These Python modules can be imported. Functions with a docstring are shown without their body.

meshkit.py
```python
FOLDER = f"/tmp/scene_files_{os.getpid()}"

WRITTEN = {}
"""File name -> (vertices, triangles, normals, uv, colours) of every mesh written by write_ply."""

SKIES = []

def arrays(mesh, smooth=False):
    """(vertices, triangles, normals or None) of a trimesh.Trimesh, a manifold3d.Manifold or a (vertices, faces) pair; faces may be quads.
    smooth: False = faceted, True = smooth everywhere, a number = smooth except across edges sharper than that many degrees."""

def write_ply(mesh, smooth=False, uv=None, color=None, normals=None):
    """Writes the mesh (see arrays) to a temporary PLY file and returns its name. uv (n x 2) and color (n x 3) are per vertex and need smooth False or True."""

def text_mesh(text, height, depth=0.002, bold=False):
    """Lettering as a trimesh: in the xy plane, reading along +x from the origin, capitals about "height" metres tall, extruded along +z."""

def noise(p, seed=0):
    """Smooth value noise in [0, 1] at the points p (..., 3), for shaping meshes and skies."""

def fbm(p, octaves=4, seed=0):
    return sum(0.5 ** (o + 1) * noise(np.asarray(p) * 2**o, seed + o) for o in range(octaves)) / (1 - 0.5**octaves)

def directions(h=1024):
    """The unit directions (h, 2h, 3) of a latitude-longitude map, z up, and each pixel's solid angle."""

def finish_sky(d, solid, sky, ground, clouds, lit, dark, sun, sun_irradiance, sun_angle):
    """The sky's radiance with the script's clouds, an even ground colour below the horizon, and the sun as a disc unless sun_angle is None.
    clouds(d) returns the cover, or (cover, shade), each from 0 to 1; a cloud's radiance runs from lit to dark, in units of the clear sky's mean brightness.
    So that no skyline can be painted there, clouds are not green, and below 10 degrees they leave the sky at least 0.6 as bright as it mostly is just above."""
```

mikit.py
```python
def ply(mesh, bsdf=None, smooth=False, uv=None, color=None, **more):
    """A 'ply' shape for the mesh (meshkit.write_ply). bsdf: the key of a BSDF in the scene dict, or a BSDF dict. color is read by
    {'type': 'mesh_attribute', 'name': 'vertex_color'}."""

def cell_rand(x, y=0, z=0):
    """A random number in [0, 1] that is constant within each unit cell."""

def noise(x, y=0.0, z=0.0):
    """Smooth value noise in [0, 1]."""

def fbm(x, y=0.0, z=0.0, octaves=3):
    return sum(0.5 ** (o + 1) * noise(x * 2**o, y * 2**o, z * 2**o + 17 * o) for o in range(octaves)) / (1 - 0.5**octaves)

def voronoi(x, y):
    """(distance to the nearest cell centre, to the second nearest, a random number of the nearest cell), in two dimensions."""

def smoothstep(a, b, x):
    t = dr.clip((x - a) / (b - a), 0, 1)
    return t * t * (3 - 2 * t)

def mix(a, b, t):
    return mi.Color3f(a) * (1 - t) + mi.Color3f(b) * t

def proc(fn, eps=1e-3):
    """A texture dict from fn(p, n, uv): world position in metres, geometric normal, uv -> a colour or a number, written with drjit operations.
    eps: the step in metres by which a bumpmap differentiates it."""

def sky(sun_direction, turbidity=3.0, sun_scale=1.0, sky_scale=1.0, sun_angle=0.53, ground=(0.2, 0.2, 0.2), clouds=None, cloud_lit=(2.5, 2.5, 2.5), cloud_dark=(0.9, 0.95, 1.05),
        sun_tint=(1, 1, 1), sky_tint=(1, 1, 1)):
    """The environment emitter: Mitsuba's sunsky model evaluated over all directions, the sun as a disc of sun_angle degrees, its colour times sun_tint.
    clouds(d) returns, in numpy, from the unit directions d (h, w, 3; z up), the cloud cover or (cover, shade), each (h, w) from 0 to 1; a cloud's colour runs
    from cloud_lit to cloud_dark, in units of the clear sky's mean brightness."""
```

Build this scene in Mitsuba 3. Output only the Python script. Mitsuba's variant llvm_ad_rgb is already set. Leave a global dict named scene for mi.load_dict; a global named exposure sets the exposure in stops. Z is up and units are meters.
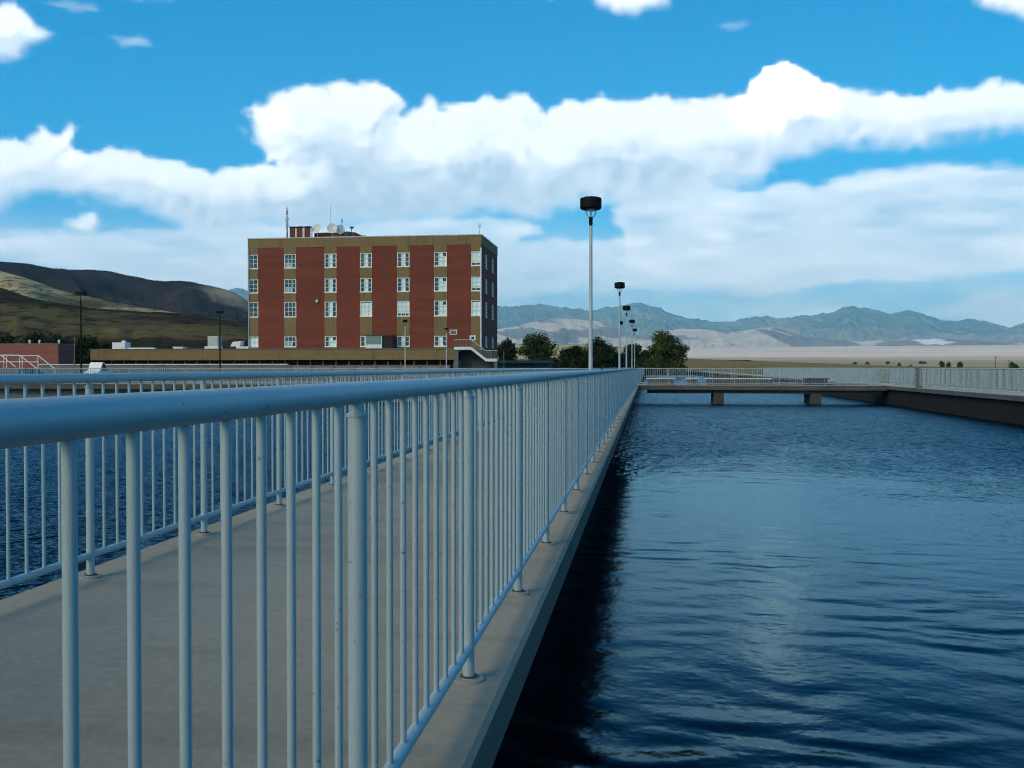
import math
import random
import numpy as np
import trimesh
import shapely.geometry as sg
import drjit as dr
import mitsuba as mi
import mikit
import meshkit

random.seed(7)
RNG = np.random.default_rng(7)
T = mi.ScalarTransform4f
scene, labels = {}, {}

# ------------------------------------------------------------------ camera, light, exposure
EYE = 1.105
scene['camera'] = {
    'type': 'perspective', 'fov': 54.25, 'fov_axis': 'x', 'near_clip': 0.05, 'far_clip': 90000.0,
    'to_world': T().look_at(origin=[0, 0, EYE], target=[-0.13376817 * 10, 0.99087532 * 10, EYE - 0.01649775 * 10], up=[0, 0, 1]),
    'medium': {'type': 'ref', 'id': 'air'},
}
exposure = 2.0
HAZE = 5.2e-5

# clouds as they stand in the sky, outlines in (azimuth, elevation) degrees; azimuth 0 = along the walkway
CLOUDS = {
    'MAIN': [(-37.4,10.66), (-34.7,11.51), (-33.4,11.54), (-32.8,12.14), (-31.9,11.97), (-31.4,12.47), (-31.1,12.34), (-31.6,11.21), (-30.7,10.77), (-29.4,11.23), (-27.5,11.06), (-25.1,10.85), (-24.3,10.42), (-23.6,10.82), (-22.3,10.99), (-20.9,10.95), (-21.7,12.03), (-22.4,12.99), (-22.6,13.71), (-21.7,14.33), (-20.1,14.99), (-18.6,15.43), (-16.3,15.48), (-14.2,15.29), (-13.7,14.62), (-13.9,14.19), (-12.9,14.53), (-12.4,14.86), (-11.8,14.5), (-10.1,15.06), (-8.3,15.17), (-6.9,14.96), (-6.1,14.27), (-5.6,13.94), (-4.7,14.62), (-2.7,14.91), (-0.4,14.69), (0.7,14.86), (2.4,14.69), (3.6,14.79), (5.6,14.79), (5.7,15.34), (6.4,15.92), (7.2,16.17), (8.3,15.73), (9.4,15.09), (10.9,14.77), (12.4,14.29), (14.1,13.98), (15.4,14.21), (16.8,14.15), (18.1,14.3), (18.9,14.06), (20.9,13.53), (23.5,12.83), (20.9,12.3), (19.3,12.04), (17.3,11.9), (14.9,11.87), (10.9,11.97), (8.8,11.73), (7.4,11.4), (6.7,10.79), (5.8,10.19), (4.2,9.98), (2.4,9.56), (-0.4,8.96), (-3.8,9.24), (-6.1,8.81), (-9.5,8.7), (-14.1,8.21), (-18.0,8.13), (-22.3,7.78), (-25.5,7.55), (-26.6,8.24), (-28.0,8.79), (-30.0,9.04), (-32.4,9.03), (-33.8,8.73), (-34.7,8.21), (-37.8,7.49)],
    'BANDR': [(-2.0,8.99), (0.7,9.6), (2.4,10.1), (4.0,9.94), (6.2,9.64), (7.3,10.07), (8.3,9.97), (9.0,9.46), (10.9,10.04), (12.5,10.37), (14.9,10.4), (17.6,10.19), (19.3,10.29), (23.5,10.03), (24.0,4.25), (19.4,4.85), (13.5,4.66), (7.3,4.17), (2.4,4.64), (-1.0,5.97), (-1.3,8.04)],
    'BANDM': [(-8.7,7.36), (-6.1,7.47), (-2.7,7.33), (-0.4,7.41), (2.9,7.24), (7.3,7.22), (11.5,6.85), (11.5,4.45), (6.2,4.07), (-0.4,4.5), (-4.9,4.42), (-8.7,4.08), (-9.5,6.12)],
    'BANDL': [(-37.4,6.7), (-34.7,6.86), (-32.0,7.23), (-28.6,7.2), (-23.9,7.61), (-18.0,8.02), (-12.4,8.34), (-7.2,8.26), (-5.8,7.69), (-8.4,6.57), (-12.9,5.99), (-18.0,5.91), (-22.3,4.39), (-26.0,4.52), (-30.0,5.14), (-32.9,5.44), (-34.8,5.56), (-37.4,5.52)],
    'TL': [(-36.0,17.46), (-34.4,17.74), (-33.7,17.62), (-33.1,17.14), (-32.5,16.8), (-33.1,16.29), (-33.9,15.67), (-34.7,15.53), (-36.0,15.53)],
    'TM': [(-2.9,20.0), (-2.5,20.38), (0.7,20.46), (1.1,19.69), (-0.4,19.42), (-1.7,19.26)],
    'TR': [(17.1,18.25), (17.7,18.62), (20.9,18.23), (20.9,17.24), (18.6,17.66)],
    'P1': [(-31.5,7.56), (-30.9,7.91), (-30.3,8.04), (-30.1,7.64), (-30.4,7.21), (-31.2,7.27)],
    'P2': [(3.1,7.12), (3.6,7.44), (4.4,7.48), (4.6,7.08), (3.9,6.83)],
    'P3': [(-1.7,7.15), (-0.9,7.31), (0.4,7.29), (0.7,6.95), (-0.6,6.8)],
    'LOWR': [(14.5,2.94), (15.9,3.22), (17.1,3.71), (18.3,3.77), (19.4,3.43), (21.9,3.36), (21.9,2.07), (16.4,2.38)],
}


def poly_sdf(px, py, pts):
    """Signed distance in degrees (positive inside) to a polygon."""
    pts = np.array(pts, float)
    d2 = np.full(px.shape, 1e9)
    inside = np.zeros(px.shape, bool)
    for (ax, ay), (bx, by) in zip(pts, np.roll(pts, -1, 0)):
        ex, ey = bx - ax, by - ay
        t = np.clip(((px - ax) * ex + (py - ay) * ey) / (ex * ex + ey * ey + 1e-12), 0, 1)
        d2 = np.minimum(d2, (px - ax - t * ex) ** 2 + (py - ay - t * ey) ** 2)
        inside ^= ((ay > py) != (by > py)) & (px < ex * (py - ay) / (ey if abs(ey) > 1e-12 else 1e-12) + ax)
    return np.where(inside, 1, -1) * np.sqrt(d2)


def sstep(a, b, x):
    t = np.clip((x - a) / (b - a), 0, 1)
    return t * t * (3 - 2 * t)


LIT_SHARE = 0.17      # how far up from cloud_dark to cloud_lit an ordinary sunlit cloud reaches


def clouds(d):
    az = np.degrees(np.arctan2(d[..., 0], d[..., 1]))
    el = np.degrees(np.arcsin(np.clip(d[..., 2], -1, 1)))
    cover = np.zeros(az.shape)
    shade = np.full(az.shape, 1 - LIT_SHARE)
    # the fair-weather sky all round: scattered cumulus on a layer, thinning overhead
    z = np.maximum(d[..., 2], 0.03)
    q = np.stack([d[..., 0] / z * 0.55, d[..., 1] / z * 0.55, np.zeros_like(z) + 3.3], -1)
    n = meshkit.fbm(q, 5, 11)
    n2 = meshkit.fbm(q + np.array([0.12, 0.12, 0.0]), 5, 11)
    view = sstep(46, 38, np.abs(az + 7.7)) * sstep(31, 23, el)
    cu = sstep(0.56, 0.68, n) * (1 - view) * sstep(42, 27, el)
    cover = np.maximum(cover, cu)
    shade = np.where(cu > 0.02, 1 - LIT_SHARE * (1 - np.clip(0.35 + 2.2 * (n - n2) + 0.5 * sstep(0.6, 0.8, n), 0, 1)), shade)
    # the part of the sky whose clouds are described one by one
    m = (np.abs(az + 7.7) < 50) & (el < 32)
    a, e = az[m], el[m]

    def nz(s, o, seed, st=1.0):
        return meshkit.fbm(np.stack([a / s, e / s * st, np.zeros_like(a) + 0.37], -1), o, seed) - 0.5

    wx, wy = nz(1.6, 3, 5), nz(1.6, 3, 6)
    co, sh = cover[m], shade[m]

    def put(c, s, raw=False):
        nonlocal co, sh
        s = s if raw else 1 - (1 - s) * LIT_SHARE
        sh = np.where(c > 0.004, sh * (1 - c) * (co > 0) + s * np.where(co > 0, c, 1), sh)
        co = co + c * (1 - co)

    # thin layered bands
    for key, amp, soft, top, tone in (('BANDL', 1.5, 0.28, 0.82, 0.26), ('BANDM', 1.7, 0.35, 0.74, 0.28), ('BANDR', 1.7, 0.26, 0.88, 0.20), ('LOWR', 1.2, 0.3, 0.6, 0.10)):
        sd = poly_sdf(a + 1.4 * wx, e + 0.5 * wy, CLOUDS[key]) + amp * nz(2.6, 5, 21, 3.2)
        streak = nz(3.2, 4, 33, 5.0)
        put(np.clip(sstep(-soft, soft, sd) * (top + 0.5 * streak), 0, 1), np.clip(tone - 1.5 * streak + 0.3 * sstep(0.2, 1.6, sd), 0, 1))
    veil = sstep(9.5, 4.0, e) * (1 + 0.5 * sstep(4.5, 1.5, e)) * np.clip(0.46 + 1.2 * nz(5.0, 5, 44, 4.0), 0, 0.75)
    put(veil, np.full(a.shape, 0.05))

    for wa, we, wr, wh, wc in ((-28.9, 19.2, 2.6, 0.35, 0.30), (-28.3, 16.9, 1.4, 0.30, 0.38), (-26.0, 20.6, 1.0, 0.3, 0.35), (-31.5, 18.2, 1.6, 0.25, 0.22), (1.9, 20.6, 0.5, 0.4, 0.4), (4.7, 18.4, 1.0, 0.3, 0.2), (-5.5, 20.4, 0.5, 0.5, 0.3)):
        put(wc * sstep(1.0, 0.2, np.hypot((a - wa) / wr, (e - we) / wh) + 1.6 * nz(0.8, 4, 95, 2.5)), np.full(a.shape, 0.15))

    # the heaped cumulus bank: outlines billowing in rounded heads of several sizes
    def heap(aa, ee, pts, rough):
        def f(s, o, seed):
            return meshkit.fbm(np.stack([aa / s, ee / s, np.zeros_like(aa) + 0.7], -1), o, seed) - 0.5

        def bil(s, seed):
            return 0.5 - 2.6 * np.abs(f(s, 2, seed))
        wa, we = aa + 0.5 * f(1.0, 3, 51), ee + 0.5 * f(1.0, 3, 52)
        return poly_sdf(wa, we, pts) + rough * (0.55 * f(2.2, 4, 61) + 0.42 * bil(1.7, 71) * 0.8 + 0.24 * bil(0.75, 72) - 0.12)

    for key, rough in (('MAIN', 1.5), ('TL', 1.2), ('TM', 1.0), ('TR', 1.0), ('P1', 1.0), ('P2', 0.9), ('P3', 0.8)):
        sd = heap(a, e, CLOUDS[key], rough)
        dn = heap(a, e - 0.7, CLOUDS[key], rough)
        under = sstep(0.0, 0.45, sd - dn) * (1.0 if key == 'MAIN' else 0.4)     # flat, ragged undersides
        sdu = sd + under * (0.9 * nz(2.2, 4, 91, 2.2))
        base = 0.17 + 0.45 * under
        c = sstep(-base, base + 0.05, sdu)
        # lit from the upper left: compare the depth of cloud on the sunward side with here
        up1 = heap(a - 0.22, e + 0.30, CLOUDS[key], rough)
        up2 = heap(a - 0.8, e + 1.3, CLOUDS[key], rough)
        depth = 0.35 * np.clip(up1, 0, 3) + 0.45 * np.clip(up2, 0, 3)
        s = 0.08 + 0.27 * depth + 1.35 * (1 - 0.6 * under) * np.clip(np.clip(up1, -1, 3) - np.clip(sd, -1, 3) + 0.03, -0.2, 0.35)
        s = s + sstep(0.2, 1.5, sd) * (1.0 * nz(0.9, 4, 81) + 0.9 * nz(2.3, 4, 82, 1.5))
        if key == 'MAIN':
            s = s + 0.34 * sstep(10.8, 8.6, e) * sstep(-38, -18, a)
        s = np.clip(s, 0, 0.97)
        # the tower and a few crests stand in full sun, far brighter than the rest of the bank
        crest = sstep(0.75, 0.1, s) * np.clip(sstep(0.06, 0.16, nz(4.5, 2, 97)) * 0.06 + 0.85 * sstep(1.1, 0.1, np.hypot((a - 7.3) / 3.2, (e - 15.2) / 3.0)), 0, 1)
        s = 1 - (1 - s) * LIT_SHARE * (1 + crest * (1 / LIT_SHARE - 1))
        put(c, s, True)
    cover[m], shade[m] = np.clip(co, 0, 1), np.clip(sh, 0, 1)
    return cover, shade


SUN = np.array([-0.48, -0.66, 0.58])
scene['sky'] = mikit.sky(SUN.tolist(), turbidity=3, sun_scale=0.38, sky_scale=1.0, sun_angle=24, clouds=clouds,
                         cloud_lit=(15.0, 13.5, 12.0), cloud_dark=(1.9, 2.6, 3.2), sun_tint=(1.0, 0.84, 0.62), sky_tint=(0.03, 0.93, 1.24))

# ------------------------------------------------------------------ materials
fbm, noise, voronoi, cell_rand, sstp, mixc = mikit.fbm, mikit.noise, mikit.voronoi, mikit.cell_rand, mikit.smoothstep, mikit.mix


def mat(key, color, rough=0.6, **more):
    base = mikit.proc(color) if callable(color) else {'type': 'rgb', 'value': list(color)}
    scene[key] = {'type': 'twosided', 'bsdf': {'type': 'principled', 'base_color': base, 'roughness': rough, **more}}
    return key


def rail_paint(p, n, uv):
    a = fbm(p.x * 9, p.y * 9, p.z * 3, 3)
    b = sstp(0.66, 0.74, fbm(p.x * 25 + 7, p.y * 25, p.z * 25, 3))
    return mixc(mixc((0.31, 0.41, 0.44), (0.37, 0.47, 0.495), a), (0.27, 0.35, 0.38), b * 0.12) * (1 - 0.5 * sstp(0.80, 0.83, fbm(p.x * 90, p.y * 90, p.z * 70, 2)) * sstp(0.5, 0.6, noise(p.x * 4, p.y * 4, p.z * 4)))


mat('rail_paint', rail_paint, 0.52, specular=0.4, metallic=0.22)
mat('galvanised', lambda p, n, uv: mixc((0.40, 0.44, 0.46), (0.52, 0.56, 0.58), noise(p.x * 2, p.y * 2, p.z * 1.5)), 0.45, metallic=0.2)
mat('black_metal', (0.004, 0.004, 0.0045), 0.6, specular=0.15)
mat('dull_steel', (0.20, 0.215, 0.21), 0.6)
mat('grey_gap', (0.04, 0.042, 0.042), 0.8)


def concrete(lo, hi, k):
    def fn(p, n, uv):
        big = fbm(p.x * 0.7, p.y * 0.5, p.z * 0.7, 4)
        fine = fbm(p.x * 38, p.y * 38, p.z * 38, 3)
        spots = sstp(0.70, 0.78, fbm(p.x * 6 + 9, p.y * 6, p.z * 6, 3))
        streak = sstp(0.52, 0.75, fbm(p.x * 1.2, p.y * 5.0, p.z * 0.6 + 5, 4)) * 0.35
        c = mixc(lo, hi, dr.clip(0.5 + 1.5 * (big - 0.5) + 0.9 * (fine - 0.5), 0, 1))
        face = 1 - 0.66 * sstp(0.8, 0.4, dr.abs(n.z))     # vertical faces darkened in the colour to stand in for shade
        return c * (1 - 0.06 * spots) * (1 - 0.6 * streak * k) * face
    return fn


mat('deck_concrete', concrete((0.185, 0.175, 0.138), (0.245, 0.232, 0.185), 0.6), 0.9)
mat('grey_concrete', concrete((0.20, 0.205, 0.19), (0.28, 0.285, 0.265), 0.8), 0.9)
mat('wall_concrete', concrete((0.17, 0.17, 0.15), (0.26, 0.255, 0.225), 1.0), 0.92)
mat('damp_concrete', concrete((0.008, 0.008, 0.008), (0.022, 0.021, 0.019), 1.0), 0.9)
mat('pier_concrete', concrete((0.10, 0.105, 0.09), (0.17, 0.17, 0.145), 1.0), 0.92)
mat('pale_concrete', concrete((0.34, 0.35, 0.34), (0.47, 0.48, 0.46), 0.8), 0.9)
mat('pink_wall', lambda p, n, uv: mixc((0.20, 0.15, 0.14), (0.27, 0.21, 0.20), fbm(p.x * 0.8, p.y, p.z * 4, 3)), 0.9)


def brick(lo, hi, mortar):
    def fn(p, n, uv):
        u = dr.select(dr.abs(n.x) > 0.5, p.y, p.x)
        row = dr.floor(p.z / 0.082)
        s = u / 0.24 + 0.5 * (row - 2 * dr.floor(row / 2))
        f, g = s - dr.floor(s), p.z / 0.082 - row
        joint = dr.maximum(sstp(0.93, 0.97, f), sstp(0.82, 0.92, g))
        c = mixc(lo, hi, cell_rand(dr.floor(s), row, 3) * 0.6 + 0.4 * fbm(u * 0.25, p.z * 0.4, 1.0, 3))
        course = 0.86 + 0.28 * noise(u * 0.12, p.z * 1.6, 4.0)
        return mixc(c, mortar, joint * 0.7) * course
    return fn


mat('red_brick', brick((0.135, 0.029, 0.016), (0.205, 0.045, 0.023), (0.14, 0.08, 0.055)), 0.9)
mat('pink_brick', brick((0.20, 0.062, 0.050), (0.27, 0.085, 0.065), (0.23, 0.15, 0.13)), 0.9)
mat('tan_panel', lambda p, n, uv: mixc((0.175, 0.122, 0.050), (0.225, 0.162, 0.072), fbm(p.x * 0.6, p.y * 0.6, p.z * 0.5, 4)) * (1 - 0.25 * sstp(0.55, 0.8, fbm(p.x * 2.4, p.y * 2.4, p.z * 0.25, 3))), 0.85)
mat('roof_gravel', (0.22, 0.21, 0.19), 0.95)
mat('white_paint', lambda p, n, uv: mixc((0.62, 0.64, 0.64), (0.74, 0.75, 0.74), noise(p.x * 1.5, p.y * 1.5, p.z * 1.5)), 0.5)
mat('window_frame', (0.70, 0.72, 0.68), 0.5)
mat('curtain', (0.76, 0.86, 0.82), 0.8)
mat('curtain_grey', (0.36, 0.45, 0.44), 0.8)
mat('dark_room', (0.018, 0.018, 0.02), 0.9)
scene['clear_glass'] = {'type': 'thindielectric', 'int_ior': 1.5}
mat('green_glass', (0.16, 0.25, 0.20), 0.15)
mat('car_white', (0.72, 0.74, 0.75), 0.25, clearcoat=1.0)
mat('car_glass', (0.015, 0.018, 0.02), 0.06)
mat('tyre', (0.015, 0.015, 0.015), 0.8)
mat('dark_door', (0.020, 0.030, 0.024), 0.5)
mat('asphalt', lambda p, n, uv: mixc((0.05, 0.05, 0.05), (0.085, 0.083, 0.08), fbm(p.x * 0.3, p.y * 0.3, 0, 4)), 0.95)
mat('bark', lambda p, n, uv: mixc((0.045, 0.035, 0.026), (0.09, 0.07, 0.05), noise(p.x * 6, p.y * 6, p.z * 2)), 0.95)
mat('bench_slab', (0.52, 0.50, 0.45), 0.8)
mat('timber_dark', (0.035, 0.045, 0.055), 0.7)


def leaf(lo, hi):
    def fn(p, n, uv):
        return mixc(lo, hi, dr.clip(0.65 * cell_rand(dr.floor(p.x * 2.5), dr.floor(p.y * 2.5), dr.floor(p.z * 2.5)) + 0.9 * (fbm(p.x * 0.5, p.y * 0.5, p.z * 0.5, 3) - 0.3), 0, 1))
    return fn


for k_, lo_, hi_ in (('leaf_dark', (0.016, 0.028, 0.011), (0.062, 0.088, 0.026)), ('leaf_green', (0.022, 0.038, 0.011), (0.085, 0.108, 0.028)), ('leaf_deep', (0.010, 0.018, 0.009), (0.040, 0.058, 0.021))):
    scene[k_] = {'type': 'principledthin', 'base_color': mikit.proc(leaf(lo_, hi_)), 'roughness': 0.7, 'diff_trans': 0.5, 'specular': 0.3} if False else {'type': 'twosided', 'bsdf': {'type': 'diffuse', 'reflectance': mikit.proc(leaf(lo_, hi_))}}


# land cover: dry grass, sage and juniper; sunlit and clouded tones painted into the colours
def land(grass_lo, grass_hi, shrub, amount, s):
    def fn(p, n, uv):
        g = mixc(grass_lo, grass_hi, fbm(p.x / (90 * s), p.y / (90 * s), p.z / (40 * s), 4))
        big = fbm(p.x / (160 * s) + 4, p.y / (260 * s), p.z / (18 * s), 4)
        dots = fbm(p.x / 4.2, p.y / 11.0, p.z / 2.2, 2)
        mid = fbm(p.x / (22 * s), p.y / (50 * s), p.z / (7 * s), 3)
        return mixc(g, shrub, dr.clip(sstp(amount + 0.10, amount - 0.14, big) * 0.85 + sstp(0.55, 0.72, dots) * 0.7 + sstp(0.54, 0.68, mid) * 0.4, 0, 1))
    return fn


mat('olive_hill', land((0.062, 0.050, 0.021), (0.112, 0.090, 0.040), (0.020, 0.016, 0.011), 0.54, 0.6), 1.0, specular=0.0)
mat('tan_hill', land((0.34, 0.26, 0.14), (0.50, 0.39, 0.22), (0.07, 0.066, 0.032), 0.44, 1.0), 1.0, specular=0.0)  # pale grass tones carry the sunlight painted onto this hill


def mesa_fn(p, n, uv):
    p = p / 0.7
    # cloud shadow painted into the near-black slopes; the north-east shoulder is bare pale grass
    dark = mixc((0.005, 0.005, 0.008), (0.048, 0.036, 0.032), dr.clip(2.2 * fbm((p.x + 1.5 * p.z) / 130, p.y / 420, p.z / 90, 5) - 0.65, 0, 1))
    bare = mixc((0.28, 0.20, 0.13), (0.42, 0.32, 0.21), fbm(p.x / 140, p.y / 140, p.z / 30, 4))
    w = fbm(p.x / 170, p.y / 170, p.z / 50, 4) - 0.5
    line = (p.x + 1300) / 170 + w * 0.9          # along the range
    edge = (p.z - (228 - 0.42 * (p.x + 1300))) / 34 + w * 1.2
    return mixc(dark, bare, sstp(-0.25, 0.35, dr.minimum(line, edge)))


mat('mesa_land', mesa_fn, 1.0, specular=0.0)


def mountain_fn(p, n, uv):
    p = p / 1.5
    f = fbm(p.x / 900, p.y / 900, p.z / 300, 5)
    hazed_forest = mixc((0.02, 0.055, 0.055), (0.13, 0.22, 0.20), fbm(p.x / 350, p.y / 350, p.z / 120, 4))  # blue haze tint painted into the woodland tone
    bare = mixc((0.26, 0.20, 0.155), (0.40, 0.33, 0.26), f)
    rib = fbm((p.x + 1.3 * p.z) / 210, p.y / 1500, p.z / 400, 4)
    hazed_forest = mixc(hazed_forest, (0.20, 0.24, 0.20), sstp(0.54, 0.66, rib) * 0.8)  # paler ribs painted as light catching the spurs
    t = sstp(-0.25, 0.25, (p.z - 430) / 420 + 2.0 * (f - 0.5) + 1.3 * (rib - 0.5))
    return mixc(bare, hazed_forest, t)


mat('mountain', mountain_fn, 1.0, specular=0.0)


def foothill_fn(p, n, uv):
    p = p / 1.2
    f = fbm((p.x + 2.2 * p.z) / 330, p.y / 1200, p.z / 170, 5)
    pale = mixc((0.44, 0.34, 0.27), (0.70, 0.58, 0.47), fbm(p.x / 200, p.y / 300, p.z / 60, 4))
    dull = mixc((0.13, 0.115, 0.12), (0.25, 0.20, 0.19), fbm(p.x / 260, p.y / 300, p.z / 80, 4))
    quarry = sstp(1.0, 0.55, dr.sqrt(dr.square((p.x - 2690) / 190) + dr.square((p.z - 245) / 42)) + 0.6 * (noise(p.x / 60, p.y / 60, p.z / 30) - 0.5))
    west = sstp(2700, 600, p.x) * 0.16
    return mixc(mixc(dull, pale, sstp(0.52, 0.60, f + 0.6 * west)), (0.75, 0.71, 0.66), quarry)  # diagonal pale bands painted in place of sunlight on the slopes


mat('foothill', foothill_fn, 1.0, specular=0.0)


def plain_fn(p, n, uv):
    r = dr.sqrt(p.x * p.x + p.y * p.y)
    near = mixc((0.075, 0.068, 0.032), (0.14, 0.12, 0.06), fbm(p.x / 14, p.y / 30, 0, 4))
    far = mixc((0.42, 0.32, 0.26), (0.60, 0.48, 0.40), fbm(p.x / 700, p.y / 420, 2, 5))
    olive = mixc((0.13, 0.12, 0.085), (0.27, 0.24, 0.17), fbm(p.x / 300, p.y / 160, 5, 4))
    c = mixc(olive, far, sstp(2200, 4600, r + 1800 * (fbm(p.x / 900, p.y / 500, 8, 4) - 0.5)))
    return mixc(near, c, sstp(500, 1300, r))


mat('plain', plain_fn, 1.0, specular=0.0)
mat('dry_grass', lambda p, n, uv: mixc((0.085, 0.070, 0.034), (0.16, 0.13, 0.065), fbm(p.x / 30, p.y / 12, p.z, 4)), 1.0, specular=0.0)
mat('pale_field', lambda p, n, uv: mixc((0.24, 0.23, 0.11), (0.33, 0.30, 0.16), fbm(p.x / 80, p.y / 40, p.z / 10, 4)), 1.0, specular=0.0)


def waves(p, n, uv):
    """Height of the water in metres: long low swells near the camera's end, calm in the middle, wind-ruffled towards the bridge."""
    x, y = p.x, p.y
    wx, wy = fbm(x * 0.5, y * 0.6, 1.0, 3) - 0.5, fbm(x * 0.5 + 40, y * 0.6, 2.0, 3) - 0.5
    h = mi.Float(0)
    for (kx, ky, a, ph) in ((1.6, 6.4, 0.0058, 0.3), (-2.8, 8.4, 0.0046, 1.9), (4.4, 11.3, 0.0034, 4.0), (-1.4, 16.9, 0.0022, 2.2), (6.8, 17.0, 0.0017, 5.2), (-7.5, 13.0, 0.0016, 0.8)):
        h += a * dr.sin(kx * x + ky * y + ph + 9.0 * wx + 7.0 * wy)
    gust = sstp(0.25, 0.75, fbm(x * 0.35 + 9, y * 0.22, 3.0, 2))
    swell = (0.25 + 0.62 * sstp(16.0, 6.0, y + 6 * wx)) * (0.35 + 0.95 * gust)
    ruf = fbm(x * 3.0, y * 2.0, 0.5, 4) - 0.5
    fine = fbm(x * 12.0, y * 17.0, 0.7, 3) - 0.5
    left = sstp(-2.0, -4.0, x)
    wind = dr.clip(sstp(14.0, 34.0, y + 26.0 * (fbm(x * 0.16 + 3, y * 0.10, 6.0, 4) - 0.5) + 7 * wx) + left, 0, 1)
    return h * swell + ruf * (0.008 + 0.25 * wind) + fine * (0.0030 + 0.0035 * gust * sstp(13.0, 7.0, y + 5 * wx) + 0.018 * wind)


scene['water_surface'] = {'type': 'bumpmap', 'arbitrary': mikit.proc(waves, eps=0.012), 'scale': 1.0,
                          'bsdf': {'type': 'roughplastic', 'distribution': 'ggx', 'alpha': 0.03, 'int_ior': 1.26, 'nonlinear': False, 'specular_reflectance': {'type': 'rgb', 'value': [0.48, 0.83, 1.0]},
                                   'diffuse_reflectance': {'type': 'rgb', 'value': [0.0006, 0.0025, 0.006]}}}

# ------------------------------------------------------------------ mesh helpers


def box(x0, x1, y0, y1, z0, z1):
    m = trimesh.creation.box((x1 - x0, y1 - y0, z1 - z0))
    m.apply_translation(((x0 + x1) / 2, (y0 + y1) / 2, (z0 + z1) / 2))
    return m


def prism(profile, axis, a, b):
    """A polygon in the plane across the axis ('x': points (y, z); 'y': points (x, z)), extruded from a to b along it."""
    m = trimesh.creation.extrude_polygon(sg.Polygon(profile), b - a, engine='earcut')
    v = m.vertices.copy()
    m.vertices = np.stack([v[:, 2] + a, v[:, 0], v[:, 1]], 1) if axis == 'x' else np.stack([v[:, 0], v[:, 2] + a, v[:, 1]], 1)
    m.fix_normals()
    return m


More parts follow.
